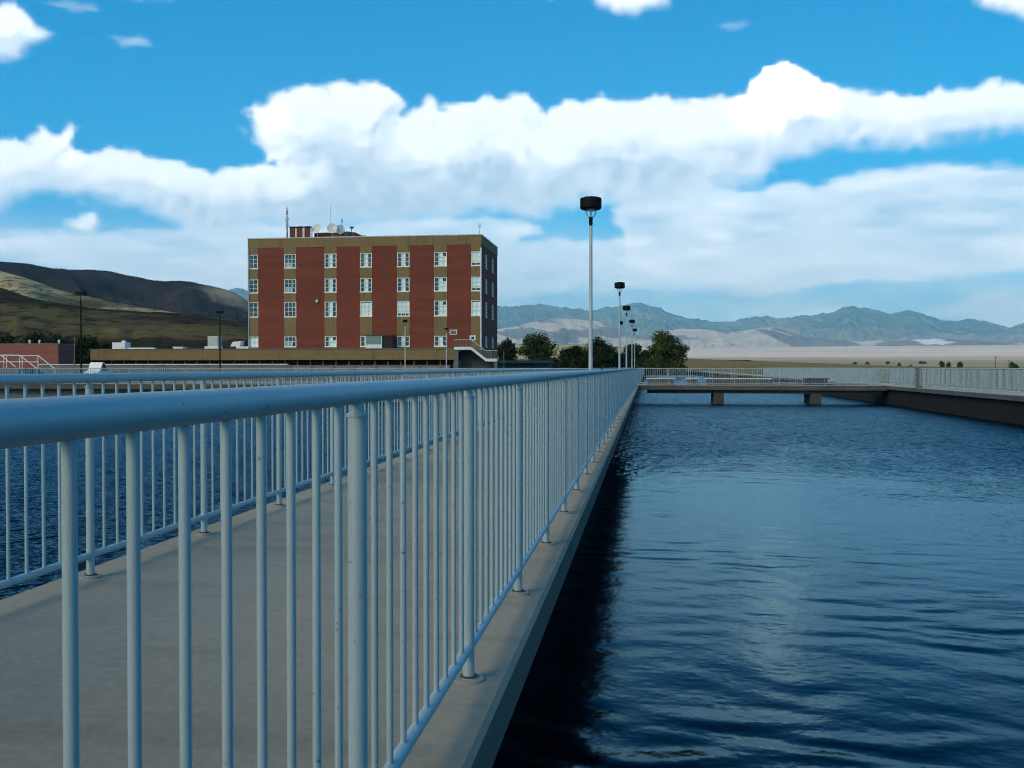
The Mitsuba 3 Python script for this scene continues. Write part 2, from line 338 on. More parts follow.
def bar(p0, p1, r0, r1=None, n=12, caps=True):
    """A round bar, tapering from r0 to r1."""
    p0, p1 = np.array(p0, float), np.array(p1, float)
    r1 = r0 if r1 is None else r1
    t = (p1 - p0) / np.linalg.norm(p1 - p0)
    a = np.cross(t, [0, 0, 1.0] if abs(t[2]) < 0.9 else [1.0, 0, 0])
    a /= np.linalg.norm(a)
    b = np.cross(t, a)
    ang = np.arange(n) * 2 * np.pi / n
    ring = np.cos(ang)[:, None] * a + np.sin(ang)[:, None] * b
    v = np.vstack([p0 + r0 * ring, p1 + r1 * ring, [p0], [p1]])
    i = np.arange(n)
    j = (i + 1) % n
    f = np.vstack([np.stack([i, j, j + n], 1), np.stack([i, j + n, i + n], 1)])
    if caps:
        f = np.vstack([f, np.stack([j, i, i * 0 + 2 * n], 1), np.stack([i + n, j + n, i * 0 + 2 * n + 1], 1)])
    return trimesh.Trimesh(v, f, process=False)


def lathe(profile, n=24, at=(0, 0, 0)):
    """(radius, z) points turned about a vertical axis."""
    p = np.array(profile, float)
    ang = np.arange(n) * 2 * np.pi / n
    v = np.stack([p[:, None, 0] * np.cos(ang), p[:, None, 0] * np.sin(ang), np.repeat(p[:, 1:], n, 1)], -1).reshape(-1, 3) + np.array(at)
    f = []
    for k in range(len(p) - 1):
        i = np.arange(n)
        j = (i + 1) % n
        f += [np.stack([k * n + i, k * n + j, (k + 1) * n + j], 1), np.stack([k * n + i, (k + 1) * n + j, (k + 1) * n + i], 1)]
    return trimesh.Trimesh(v, np.vstack(f), process=False)


def cat(ms):
    return trimesh.util.concatenate(ms)


def numbered(key):
    if key not in scene and key not in labels and not any(k.startswith(key + '__') for k in USED):
        return key
    i = 1
    while True:
        k = f'{key}_{i:03d}'
        if k not in scene and k not in labels and not any(q.startswith(k + '__') for q in USED):
            return k
        i += 1


USED = set()
COUNT = {}


def thing(name, label, cat_, group=None, kind=None):
    """The key of a new thing; its parts follow."""
    n = COUNT.get(name, 0)
    COUNT[name] = n + 1
    key = name if n == 0 else f'{name}_{n:03d}'
    labels[key] = {'label': label, 'category': cat_}
    if group:
        labels[key]['group'] = group
    if kind:
        labels[key]['kind'] = kind
    return key


def put(key, mesh, m, smooth=False, **more):
    scene[key] = mikit.ply(mesh, m, smooth=smooth, **more)
    return key


def part(parent, name, mesh, m, smooth=False, label=None, kind=None, shape=None, to_world=None):
    full = f'{parent}__{name}'
    n = COUNT.get(full, 0)
    COUNT[full] = n + 1
    key = full if n == 0 else f'{full}_{n:03d}'
    scene[key] = dict(shape) if shape is not None else mikit.ply(mesh, m, smooth=smooth)
    if to_world is not None:
        scene[key]['to_world'] = to_world
    if label or kind:
        labels[key] = {}
        if label:
            labels[key]['label'] = label
        if kind:
            labels[key]['kind'] = kind
    return key


def setting(name, mesh, m, label, cat_, smooth=False):
    key = thing(name, label, cat_, kind='structure')
    put(key, mesh, m, smooth)
    return key


def move(x=0, y=0, z=0, rz=0):
    return T().translate([x, y, z]).rotate([0, 0, 1], rz)

# ------------------------------------------------------------------ air
scene['air'] = {'type': 'homogeneous', 'albedo': {'type': 'rgb', 'value': [0.66, 0.95, 1.0]}, 'sigma_t': HAZE, 'phase': {'type': 'hg', 'g': 0.75}}
scene['haze'] = {'type': 'cube', 'to_world': T().translate([0, 0, 818]).scale([24500, 24500, 822]), 'bsdf': {'type': 'null'}, 'interior': {'type': 'ref', 'id': 'air'}}
labels['haze'] = {'label': 'pale summer air that turns the far mountains blue', 'category': 'haze', 'kind': 'stuff'}

# ------------------------------------------------------------------ ground, water
WATER_Z = -1.165
XL, XR = -50.0, 14.5           # basin edges
YB = 63.5                      # near edge of the footbridge
GZ = -0.25
hole = sg.Polygon([(XL - 0.4, -9), (XR + 0.4, -9), (XR + 0.4, 301), (-2.9, 301), (-2.9, 66.3), (XL - 0.4, 66.3)])
S0 = 300.0
near_poly = sg.box(-S0, 150 - S0, S0, 150 + S0).difference(hole)
vt, ft = trimesh.creation.triangulate_polygon(near_poly, engine='earcut')
near_mesh = trimesh.Trimesh(np.column_stack([vt, np.full(len(vt), GZ)]), ft, process=False)
if near_mesh.face_normals[:, 2].mean() < 0:
    near_mesh.invert()


def plain_height(x, y):
    r = np.minimum(np.hypot(x, y), 13000)
    return GZ + 155 * (np.maximum(r - 520, 0) / 8500) ** 1.5


rings = S0 * (24100 / S0) ** np.linspace(0, 1, 60)
per = 96
side = np.linspace(-1, 1, per, endpoint=False)
sq = np.vstack([np.column_stack([side, -np.ones(per)]), np.column_stack([np.ones(per), side]), np.column_stack([-side, np.ones(per)]), np.column_stack([-np.ones(per), -side])])
gv = np.vstack([np.column_stack([sq[:, 0] * s, 150 + sq[:, 1] * s]) for s in rings])
gz = plain_height(gv[:, 0], gv[:, 1])
far_r = np.hypot(gv[:, 0], gv[:, 1])
gz += np.clip((far_r - 900) / 3000, 0, 1) * 7 * (meshkit.fbm(np.column_stack([gv / 900, np.zeros(len(gv))]), 3, 3) - 0.5)
M4 = 4 * per
gi = np.arange(M4)
gj = (gi + 1) % M4
gf = np.vstack([np.vstack([np.stack([k * M4 + gi, k * M4 + gj, (k + 1) * M4 + gj], 1), np.stack([k * M4 + gi, (k + 1) * M4 + gj, (k + 1) * M4 + gi], 1)]) for k in range(len(rings) - 1)])
far_mesh = trimesh.Trimesh(np.column_stack([gv, gz]), gf, process=False)
if far_mesh.face_normals[:, 2].mean() < 0:
    far_mesh.invert()
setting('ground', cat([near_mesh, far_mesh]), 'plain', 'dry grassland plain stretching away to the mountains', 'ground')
vt, ft = trimesh.creation.triangulate_polygon(sg.box(-112, 66.45, -3.3, 172), engine='earcut')
lot = trimesh.Trimesh(np.column_stack([vt, np.full(len(vt), GZ + 0.006)]), ft, process=False)
if lot.face_normals[:, 2].mean() < 0:
    lot.invert()
setting('car_park', lot, 'asphalt', 'asphalt yard between the water and the brick building', 'car park')


def sheet(x0, x1, y0, y1, z):
    return trimesh.Trimesh([[x0, y0, z], [x1, y0, z], [x1, y1, z], [x0, y1, z]], [[0, 1, 2], [0, 2, 3]], process=False)


setting('water', sheet(-1.2, XR + 0.3, -8.5, 300.5, WATER_Z), 'water_surface', 'dark rippled water of the basin right of the walkway', 'water')
setting('water', sheet(XL - 0.2, -2.4, -8.5, 66.0, WATER_Z), 'water_surface', 'blue wind-ruffled water seen through the railings left of the walkway', 'water')

# ------------------------------------------------------------------ hills and mountains


def ridge(crest, front, back, base, n_s, n_t, amp, spur, seed, power=1.25, crest_amp=0.0, far=1.0):
    """Land under a crest line: slopes falling towards the plain on either side, cut by gullies running downhill."""
    c = np.array(crest, float) * far
    front, back, spur = front * far, back * far, spur * far
    ell = np.concatenate([[0], np.cumsum(np.hypot(*np.diff(c[:, :2], axis=0).T))])
    s = np.linspace(0, ell[-1], n_s)
    cx, cy, cz = (np.interp(s, ell, c[:, k]) for k in range(3))
    ker = np.exp(-np.linspace(-2, 2, 9) ** 2)
    ker /= ker.sum()
    cz = np.convolve(np.pad(cz, 4, mode='edge'), ker, 'valid')
    r = np.hypot(cx, cy)
    ox, oy = cx / r, cy / r
    t = np.concatenate([np.linspace(-1, 0, n_t, endpoint=False), np.linspace(0, 1, n_t // 3)])
    dist = np.where(t < 0, t * front, t * back)
    X = cx[:, None] + ox[:, None] * dist
    Y = cy[:, None] + oy[:, None] * dist
    prof = (1 - np.abs(t)) ** power
    gully = np.abs(meshkit.fbm(np.stack([np.broadcast_to(s[:, None] / spur, X.shape) + 0.5 * np.sin(t * 3)[None], np.broadcast_to((t * 0.9 + 5)[None], X.shape), np.full(X.shape, seed + 0.3)], -1), 5, seed) - 0.5) * 2
    rough = meshkit.fbm(np.stack([X / (spur * 0.35), Y / (spur * 0.35), np.full(X.shape, seed + 0.7)], -1), 4, seed + 5) - 0.5
    env = np.sin(np.pi * np.clip(np.abs(t), 0, 1)) ** 0.8
    h = (cz - base)[:, None]
    Z = base + h * prof + h * amp * env[None] * (1.6 * gully - 0.42 + 0.5 * rough) + h * crest_amp * rough * (1 - np.abs(t))[None]
    v = np.stack([X, Y, Z], -1).reshape(-1, 3)
    nt = len(t)
    i, j = np.meshgrid(np.arange(n_s - 1), np.arange(nt - 1), indexing='ij')
    q = np.stack([i * nt + j, (i + 1) * nt + j, (i + 1) * nt + j + 1, i * nt + j + 1], -1).reshape(-1, 4)
    m = trimesh.Trimesh(v, np.vstack([q[:, [0, 1, 2]], q[:, [0, 2, 3]]]), process=False)
    if m.face_normals[:, 2].mean() < 0:
        m.invert()
    return m


setting('mountain_range', ridge([(-9800, 10200, 420), (-8200, 11400, 560), (-6479, 12410, 650), (-5915, 12688, 900), (-5503, 12872, 1057), (-5202, 12997, 1037), (-4706, 13185, 991), (-4064, 13396, 931), (-3403, 13579, 979), (-2726, 13731, 914), (-2039, 13850, 845), (-1873, 13874, 845), (-1692, 13897, 866), (-1470, 13922, 903), (-1275, 13941, 859), (-997, 13964, 816), (-817, 13976, 787), (-512, 13990, 848), (-98, 13999, 896), (107, 13999, 851), (340, 13995, 752), (585, 13987, 681), (881, 13972, 630), (1188, 13949, 634), (1479, 13921, 708), (1675, 13899, 676), (1843, 13878, 661), (2036, 13851, 712), (2226, 13821, 702), (2477, 13778, 751), (2687, 13739, 824), (2908, 13694, 770), (3148, 13641, 712), (3326, 13599, 728), (3467, 13563, 732), (3640, 13518, 651), (3755, 13486, 603), (3902, 13445, 601), (4124, 13378, 623), (4288, 13326, 574), (4504, 13255, 500), (4651, 13204, 554), (4867, 13126, 611), (5315, 12951, 672), (5877, 12706, 560), (7400, 11900, 640), (9200, 10600, 480)],
                                3400, 1600, 190, 1200, 80, 0.55, 330, 3, 1.15, 0.14, far=1.5), 'mountain', 'long blue mountain range on the horizon', 'mountains', smooth=True)
setting('foothills', ridge([(-3600, 9900, 150), (-2148, 10277, 235), (-1633, 10372, 382), (-1321, 10416, 445), (-1061, 10446, 508), (-748, 10473, 518), (-487, 10488, 475), (-280, 10496, 391), (-73, 10499, 327), (183, 10498, 388), (357, 10493, 408), (742, 10473, 385), (961, 10455, 373), (1139, 10438, 422), (1256, 10424, 421), (1431, 10401, 348), (1671, 10366, 296), (2091, 10289, 262), (2452, 10209, 278), (2800, 10119, 284), (3136, 10020, 251), (3489, 9903, 228), (4061, 9682, 203), (5600, 8900, 180)],
                           1500, 900, 140, 800, 56, 0.45, 240, 8, 1.2, 0.12, far=1.2), 'foothill', 'bare pale foothills below the blue mountain range', 'hills', smooth=True)
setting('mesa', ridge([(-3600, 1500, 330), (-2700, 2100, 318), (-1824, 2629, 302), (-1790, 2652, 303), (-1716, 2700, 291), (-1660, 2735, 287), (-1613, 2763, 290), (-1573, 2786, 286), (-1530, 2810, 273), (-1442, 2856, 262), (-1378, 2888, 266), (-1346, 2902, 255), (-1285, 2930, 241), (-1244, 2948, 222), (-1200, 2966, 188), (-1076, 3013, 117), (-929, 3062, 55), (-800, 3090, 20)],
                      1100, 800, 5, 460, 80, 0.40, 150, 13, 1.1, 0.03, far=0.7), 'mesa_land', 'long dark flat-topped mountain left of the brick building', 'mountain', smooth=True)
setting('hill', ridge([(-1900, 700, 175), (-1350, 1080, 160), (-969, 1396, 147), (-935, 1419, 139), (-900, 1441, 122), (-851, 1471, 109), (-786, 1506, 95), (-732, 1534, 88), (-675, 1559, 80), (-631, 1578, 71), (-540, 1611, 37), (-413, 1648, 12), (-300, 1670, 2)],
                      520, 420, -1, 360, 60, 0.26, 90, 23, 1.0, 0.05, far=0.72), 'tan_hill', 'tan grass hill with sunlight painted into its colour, below the dark mountain', 'hill', smooth=True)
setting('hill', ridge([(-1050, 330, 90), (-720, 590, 78), (-513, 739, 65), (-501, 747, 60), (-483, 759, 55), (-457, 775, 51), (-430, 790, 49), (-387, 812, 47), (-343, 831, 40), (-302, 847, 28), (-253, 863, 13), (-201, 877, 4), (-150, 890, 0.5)],
                      420, 300, -0.6, 420, 80, 0.20, 50, 33, 1.0, 0.05, far=0.8), 'olive_hill', 'olive scrub covered slope in front of the tan hill', 'hill', smooth=True)
setting('field', ridge([(-700, 2440, 20), (-430, 2564, 60), (-223, 2590, 62), (-120, 2597, 60), (0, 2599, 46), (120, 2593, 24), (260, 2570, 14)], 700, 400, 15, 160, 24, 0.06, 200, 43, 0.9), 'pale_field', 'yellow green field behind the trees', 'field', smooth=True)
setting('field', ridge([(-130, 505, 3), (-86, 512, 5), (-44, 518, 6), (-3, 519, 6), (21, 519, 5.6), (56, 516, 4.3), (99, 510, 2.6), (138, 501, 1.4), (172, 490, 0.7), (230, 470, 0.2)], 150, 160, -0.5, 160, 24, 0.05, 40, 53, 0.9), 'dry_grass', 'low rise of brown dry grass beyond the footbridge', 'field', smooth=True)

# ------------------------------------------------------------------ walkways, walls, footbridge


def slab(x0, x1, y0, y1, top, th, axis='y', ch=0.018):
    if axis == 'y':
        return prism([(x0, top - th), (x1, top - th), (x1, top - ch), (x1 - ch, top), (x0 + ch, top), (x0, top - ch)], 'y', y0, y1)
    return prism([(y0, top - th), (y1, top - th), (y1, top - ch), (y1 - ch, top), (y0 + ch, top), (y0, top - ch)], 'x', x0, x1)


EDGE_R, EDGE_L = -0.487, -3.06
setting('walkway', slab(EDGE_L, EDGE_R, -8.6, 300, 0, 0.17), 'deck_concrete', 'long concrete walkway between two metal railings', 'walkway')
setting('walkway', slab(XR, XR + 2.7, -8.6, 300, 0, 0.22), 'grey_concrete', 'concrete walkway along the far right side of the basin', 'walkway')
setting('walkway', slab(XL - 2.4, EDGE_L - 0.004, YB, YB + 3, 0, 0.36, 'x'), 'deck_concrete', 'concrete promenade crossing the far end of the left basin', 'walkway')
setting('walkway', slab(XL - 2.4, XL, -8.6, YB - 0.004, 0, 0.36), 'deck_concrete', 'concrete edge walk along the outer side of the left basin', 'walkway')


def wall_thing(label, mesh):
    put(thing('basin_wall', label, 'wall'), mesh, 'damp_concrete')


wall_thing('shaded concrete wall under the right edge of the near walkway', box(-1.25, -0.95, -8.6, 300, -3.2, -0.172))
wall_thing('concrete wall under the left edge of the near walkway', box(-2.75, -2.45, -8.6, 300, -3.2, -0.172))
wall_thing('long dark concrete wall under the walkway at the right side of the basin', box(XR + 0.18, XR + 0.55, -8.6, 300, -3.2, -0.222))
put(thing('basin_wall', 'pale concrete wall at the far end of the left basin', 'wall'), box(XL - 0.2, -2.8, YB + 0.5, YB + 0.9, -3.2, -0.362), 'pale_concrete')
wall_thing('concrete wall along the outer side of the left basin', box(XL - 0.6, XL - 0.21, -8.6, YB + 0.4, -3.2, -0.362))
wall_thing('concrete wall closing the far end of the right basin', box(-1, XR + 0.1, 300, 300.4, -3.2, -0.05))
wall_thing('concrete wall behind the near end of the basins', box(XL, XR, -8.95, -8.61, -3.2, 0.0))

fb = thing('footbridge', 'low concrete footbridge crossing the far end of the right basin', 'footbridge')
part(fb, 'deck', slab(EDGE_R + 0.004, XR - 0.004, YB, YB + 3, 0, 0.30, 'x'), 'grey_concrete')
part(fb, 'edge_beam', box(EDGE_R + 0.5, XR - 0.2, YB + 0.35, YB + 0.75, -0.52, -0.302), 'wall_concrete')
part(fb, 'edge_beam', box(EDGE_R + 0.5, XR - 0.2, YB + 2.25, YB + 2.65, -0.52, -0.302), 'wall_concrete')
for x in (4.15, 10.05):
    part(fb, 'pier', box(x, x + 0.62, YB + 0.12, YB + 2.88, -3.2, -0.522), 'pier_concrete')

# ------------------------------------------------------------------ railings
RAIL_Z, BOT_Z = 1.05, 0.118
PITCH, BAY = 0.1362, 1.362
bal_shape = mikit.ply(bar((0, 0, BOT_Z + 0.005), (0, 0, RAIL_Z - 0.01), 0.0082, n=14, caps=False), 'rail_paint', smooth=True)
bal_far = mikit.ply(bar((0, 0, BOT_Z + 0.005), (0, 0, RAIL_Z - 0.01), 0.0090, n=6, caps=False), 'rail_paint', smooth=True)
post_shape = mikit.ply(cat([bar((0, 0, 0.004), (0, 0, RAIL_Z - 0.045), 0.0208, n=20, caps=True), bar((0, 0, RAIL_Z - 0.05), (0, 0, RAIL_Z), 0.0145, n=16, caps=False), lathe([(0.0232, RAIL_Z - 0.052), (0.0236, RAIL_Z - 0.046), (0.0145, RAIL_Z - 0.040)], 20)]), 'rail_paint', smooth=40)
plate_shape = mikit.ply(lathe([(0.0, 0.014), (0.031, 0.014), (0.033, 0.010), (0.046, 0.012), (0.0555, 0.008), (0.057, 0.0)], 28), 'dull_steel', smooth=40)
gasket_shape = mikit.ply(lathe([(0.024, 0.020), (0.031, 0.019), (0.032, 0.0145)], 20), 'grey_gap', smooth=False)


def railing(label, p0, p1, phase, parts, group=None):
    """A railing from p0 to p1 (in plan): PARTS balusters from the start are parts, the others one part."""
    key = thing('railing', label, 'railing', group)
    p0, p1 = np.array(p0, float), np.array(p1, float)
    length = np.linalg.norm(p1 - p0)
    u = (p1 - p0) / length

    def at(s, z):
        q = p0 + u * s
        return (q[0], q[1], z)
    seg = max(1, int(length / 6.7))
    cuts = np.linspace(0, length, seg + 1)
    top = [bar(at(a, RAIL_Z), at(b, RAIL_Z), 0.0243, n=28) for a, b in zip(cuts[:-1], cuts[1:])]
    part(key, 'top_rail', cat(top), 'rail_paint', smooth=40)
    part(key, 'bottom_rail', bar(at(0, BOT_Z), at(length, BOT_Z), 0.0185, n=18), 'rail_paint', smooth=40)
    posts = np.arange(phase, length, BAY)
    rest = []
    for n, s in enumerate(posts):
        q = at(s, 0)
        k = part(key, 'post', None, None, shape=post_shape, to_world=move(*q))
        if n < 34 and parts:
            part(k, 'base_plate', None, None, shape=plate_shape, to_world=move(*q))
            part(k, 'gasket', None, None, shape=gasket_shape, to_world=move(*q))
        else:
            rest.append(bar((q[0], q[1], 0.001), (q[0], q[1], 0.012), 0.055, n=12))
    if rest:
        part(key, 'base_plates', cat(rest), 'dull_steel', kind='stuff')
    many, n = [], 0
    for s in np.arange(phase % PITCH, length, PITCH):
        if np.min(np.abs(posts - s)) < 0.04:
            continue
        q = at(s, 0)
        if n < parts:
            part(key, 'baluster', None, None, shape=bal_shape, to_world=move(*q))
        else:
            many.append(q)
        n += 1
    if many:
        part(key, 'balusters', cat([bar((q[0], q[1], BOT_Z + 0.005), (q[0], q[1], RAIL_Z - 0.01), 0.0090, n=6, caps=False) for q in many]), 'rail_paint', smooth=True, kind='stuff')
    return key


XN, XF = -0.622, -2.90
railing('blue grey metal railing along the right edge of the near walkway, closest to the viewer', (XN, -1.95), (XN, YB - 0.1), 2.10 + 1.95 - 3 * BAY, 285)
railing('blue grey metal railing along the left edge of the near walkway', (XF, -1.95), (XF, YB - 0.1), 4.90 + 1.95 - 5 * BAY, 285)
railing('distant right hand railing of the walkway beyond the footbridge', (XN, YB + 3.2), (XN, 230), 0.4, 0)
railing('distant left hand railing of the walkway beyond the footbridge', (XF, YB + 3.2), (XF, 230), 0.4, 0)
railing('metal railing on the near side of the footbridge', (XN + 0.1, YB + 0.14), (XR + 0.1, YB + 0.14), 0.5, 0)
railing('metal railing on the far side of the footbridge', (XN + 0.1, YB + 2.86), (XR + 0.1, YB + 2.86), 0.5, 0)
railing('metal railing along the water edge of the right hand walkway', (XR + 0.14, YB - 0.1), (XR + 0.14, 4), 0.9, 0)
railing('metal railing along the outer edge of the right hand walkway', (XR + 2.56, 130), (XR + 2.56, 4), 0.9, 0)
railing('metal railing of the right hand walkway beyond the footbridge', (XR + 0.14, YB + 3.1), (XR + 0.14, 130), 0.9, 0)
railing('metal railing on the near side of the promenade left of the walkway', (XF - 0.1, YB + 0.14), (XL + 0.1, YB + 0.14), 0.5, 0)
railing('metal railing on the far side of the promenade left of the walkway', (XF - 0.1, YB + 2.86), (XL - 2.2, YB + 2.86), 0.5, 0)
railing('metal railing along the outer walk of the left basin', (XL - 0.14, YB - 0.1), (XL - 0.14, 10), 0.5, 0)

k = thing('pilaster', 'short pale concrete post in the right hand railing by the footbridge', 'post')
put(k, cat([box(14.66 - 0.14, 14.66 + 0.14, 56.7, 56.98, 0.002, 1.06), box(14.66 - 0.18, 14.66 + 0.18, 56.66, 57.02, 1.06, 1.13)]), 'pale_concrete')

# benches on the footbridge


def bench(x0, x1, y, label, slab_m, leg_m, back=False):
    b = thing('bench', label, 'bench')
    part(b, 'seat', slab(x0, x1, y - 0.22, y + 0.22, 0.43, 0.08, 'x'), slab_m)
    part(b, 'base', box(x0 + 0.12, x1 - 0.12, y - 0.15, y + 0.15, 0.003, 0.348), leg_m)
    if back:
        part(b, 'backrest', cat([box(x0, x1, y + 0.2, y + 0.24, z, z + 0.12) for z in (0.58, 0.74)] + [box(x, x + 0.05, y + 0.24, y + 0.28, 0.3, 0.88) for x in (x0 + 0.1, x1 - 0.15)]), slab_m)


bench(-0.05, 1.85, YB + 2.3, 'pale slab bench at the left end of the footbridge', 'bench_slab', 'grey_concrete')
bench(2.5, 3.35, YB + 2.3, 'shortest pale slab bench on the footbridge', 'bench_slab', 'grey_concrete')
bench(3.7, 7.9, YB + 2.3, 'longest pale slab bench in the middle of the footbridge', 'bench_slab', 'grey_concrete')
bench(9.9, 11.5, YB + 2.3, 'dark timber bench near the right hand pier on the footbridge', 'timber_dark', 'timber_dark')

# ------------------------------------------------------------------ lamps


def drum_lamp(x, y, top, label, group=None, pole_m='galvanised', s=1.0, z0=0.0, extra=False, shape='drum', junction=None):
    k = thing('street_lamp', label, 'street lamp', group)
    hb = top - 0.62 * s
    r = 0.52 * s
    part(k, 'pole', bar((x, y, z0), (x, y, hb - 0.72 * s), 0.105 * (0.6 + 0.4 * s), 0.075 * (0.6 + 0.4 * s), n=16), pole_m, smooth=40)
    part(k, 'base', lathe([(0.0, 0.06), (0.13, 0.06), (0.17, 0.03), (0.19, 0.0)], 20, (x, y, z0 + 0.003)), pole_m)
    part(k, 'collar', bar((x, y, hb - 0.76 * s), (x, y, hb - 0.36 * s), 0.085 * s, 0.10 * s, n=16), 'black_metal', smooth=40)
    if shape == 'drum':
        part(k, 'lamp_head', lathe([(0.0, hb + 0.04), (r * 0.80, hb), (r * 0.98, hb + 0.06 * s), (r, hb + 0.12 * s), (r, hb + 0.50 * s), (r * 0.97, hb + 0.545 * s), (r * 0.7, hb + 0.595 * s), (0.0, top)], 32, (x, y, 0)), 'black_metal', smooth=40)
        part(k, 'lens', lathe([(0.0, hb - 0.10 * s), (0.16 * s, hb - 0.06 * s), (0.22 * s, hb + 0.03)], 20, (x, y, 0)), 'white_paint', smooth=True)
        arms = []
        for q in (0, 1, 2, 3):
            c, sn = math.cos(q * math.pi / 2), math.sin(q * math.pi / 2)
            pts = [(0.06 * s, -0.40 * s), (0.17 * s, -0.28 * s), (0.23 * s, -0.14 * s), (0.24 * s, 0.05)]
            for (r0, a0), (r1, a1) in zip(pts[:-1], pts[1:]):
                arms.append(bar((x + c * r0, y + sn * r0, hb + a0), (x + c * r1, y + sn * r1, hb + a1), 0.028 * s, n=8))
        part(k, 'yoke', cat(arms), 'galvanised' if pole_m == 'galvanised' else 'black_metal', smooth=40)
    else:
        part(k, 'lamp_head', cat([slab(x - r, x + r, y - 0.3 * s, y + 0.3 * s, top, 0.42 * s, 'x', 0.03)]), 'black_metal')
        part(k, 'arm', bar((x, y, hb - 0.36 * s), (x, y, top - 0.41 * s), 0.05 * s, n=10), 'black_metal')
    if junction:
        part(k, 'junction_box', box(x + 0.05, x + 0.34, y - 0.15, y + 0.15, junction, junction + 0.34), 'black_metal')
    return k


for i, (y, top, word) in enumerate(((48.45, 9.34, 'tallest and nearest'), (99.7, 9.57, 'second nearest'), (133.9, 9.34, 'third nearest'), (182.9, 9.81, 'fourth nearest'), (223.0, 9.73, 'farthest'))):
    drum_lamp(-2.70, y, top, f'drum lamp on a grey pole along the walkway, {word} of the row', 'drum lamps along the walkway', junction=5.35 if i == 1 else None)
drum_lamp(-66.1, 110, 10.05, 'black pole lamp standing against the olive hill beside the low red building', None, 'black_metal', 1.12, GZ + 0.008, shape='boxy')
drum_lamp(-48.9, 110, 7.63, 'shorter black pole lamp left of the tall brick building', None, 'black_metal', 0.72, GZ + 0.008, shape='boxy')
drum_lamp(-31.4, 128, 7.39, 'slender pale pole lamp in front of the low tan wing', None, 'galvanised', 0.62, GZ + 0.008)
lk = drum_lamp(-25.9, 128, 6.25, 'pale pole lamp with a white panel beside it, near the outside stair', None, 'galvanised', 0.5, GZ + 0.008, shape='boxy')
k = thing('sign', 'small white framed grey panel bracketed to the lamp pole by the outside stair', 'sign')
part(k, 'frame', cat([box(-25.45, -24.5, 127.95, 128.02, 5.93, 6.02), box(-25.45, -24.5, 127.95, 128.02, 5.36, 5.45), box(-25.45, -25.36, 127.95, 128.02, 5.45, 5.93), box(-24.59, -24.5, 127.95, 128.02, 5.45, 5.93)]), 'white_paint')
part(k, 'panel', box(-25.36, -24.59, 127.97, 128.01, 5.45, 5.93), 'pale_concrete')
part(k, 'bracket', bar((-25.9, 128, 5.69), (-25.45, 127.99, 5.69), 0.025, n=8), 'galvanised')
k = thing('pole', 'thin bare beige pole beside the black trees', 'pole')
put(k, cat([bar((-71.8, 118, GZ), (-71.8, 118, 4.84), 0.09, 0.06, n=10), lathe([(0.0, 4.9), (0.09, 4.88), (0.09, 4.82), (0.06, 4.80)], 10, (-71.8, 118, 0))]), 'pale_concrete')

# ------------------------------------------------------------------ tall brick building
BX0, BX1, BY0, BY1, BZ = -60.7, -24.5, 147.0, 163.3, 20.8
bb = thing('brick_building', 'five storey red brick office block with tan window strips', 'building')
part(bb, 'wall', box(BX0 + 0.35, BX1 - 0.35, BY0 + 0.35, BY1 - 0.35, GZ, BZ - 0.4), 'dark_room', label='recessed core wall behind the windows')
part(bb, 'roof', box(BX0 + 0.36, BX1 - 0.36, BY0 + 0.36, BY1 - 0.36, BZ - 0.39, BZ - 0.3), 'roof_gravel')
PB = 19.42
part(bb, 'parapet', cat([box(BX0 - 0.06, BX1 + 0.06, BY0 - 0.06, BY0 + 0.34, PB, BZ), box(BX1 - 0.34, BX1 + 0.06, BY0 + 0.342, BY1 + 0.06, PB, BZ), box(BX0 - 0.06, BX0 + 0.34, BY0 + 0.342, BY1 + 0.06, PB, BZ), box(BX0 + 0.342, BX1 - 0.342, BY1 - 0.34, BY1 + 0.06, PB, BZ)]), 'tan_panel', label='tan concrete band around the top')
part(bb, 'coping', cat([box(BX0 - 0.12, BX1 + 0.12, BY0 - 0.12, BY0 + 0.4, BZ + 0.002, BZ + 0.14), box(BX1 - 0.4, BX1 + 0.12, BY0 + 0.402, BY1 + 0.12, BZ + 0.002, BZ + 0.14), box(BX0 - 0.12, BX0 + 0.4, BY0 + 0.402, BY1 + 0.12, BZ + 0.002, BZ + 0.14)]), 'galvanised')
strips = [(-60.7, -59.16), (-55.01, -53.10), (-48.60, -46.72), (-43.04, -41.18), (-37.31, -35.38), (-31.63, -29.65), (-26.0, -24.5)]
rows = [(16.25, 18.42), (12.50, 14.65), (8.80, 11.14), (4.25, 5.87)]
wrng = random.Random(3)


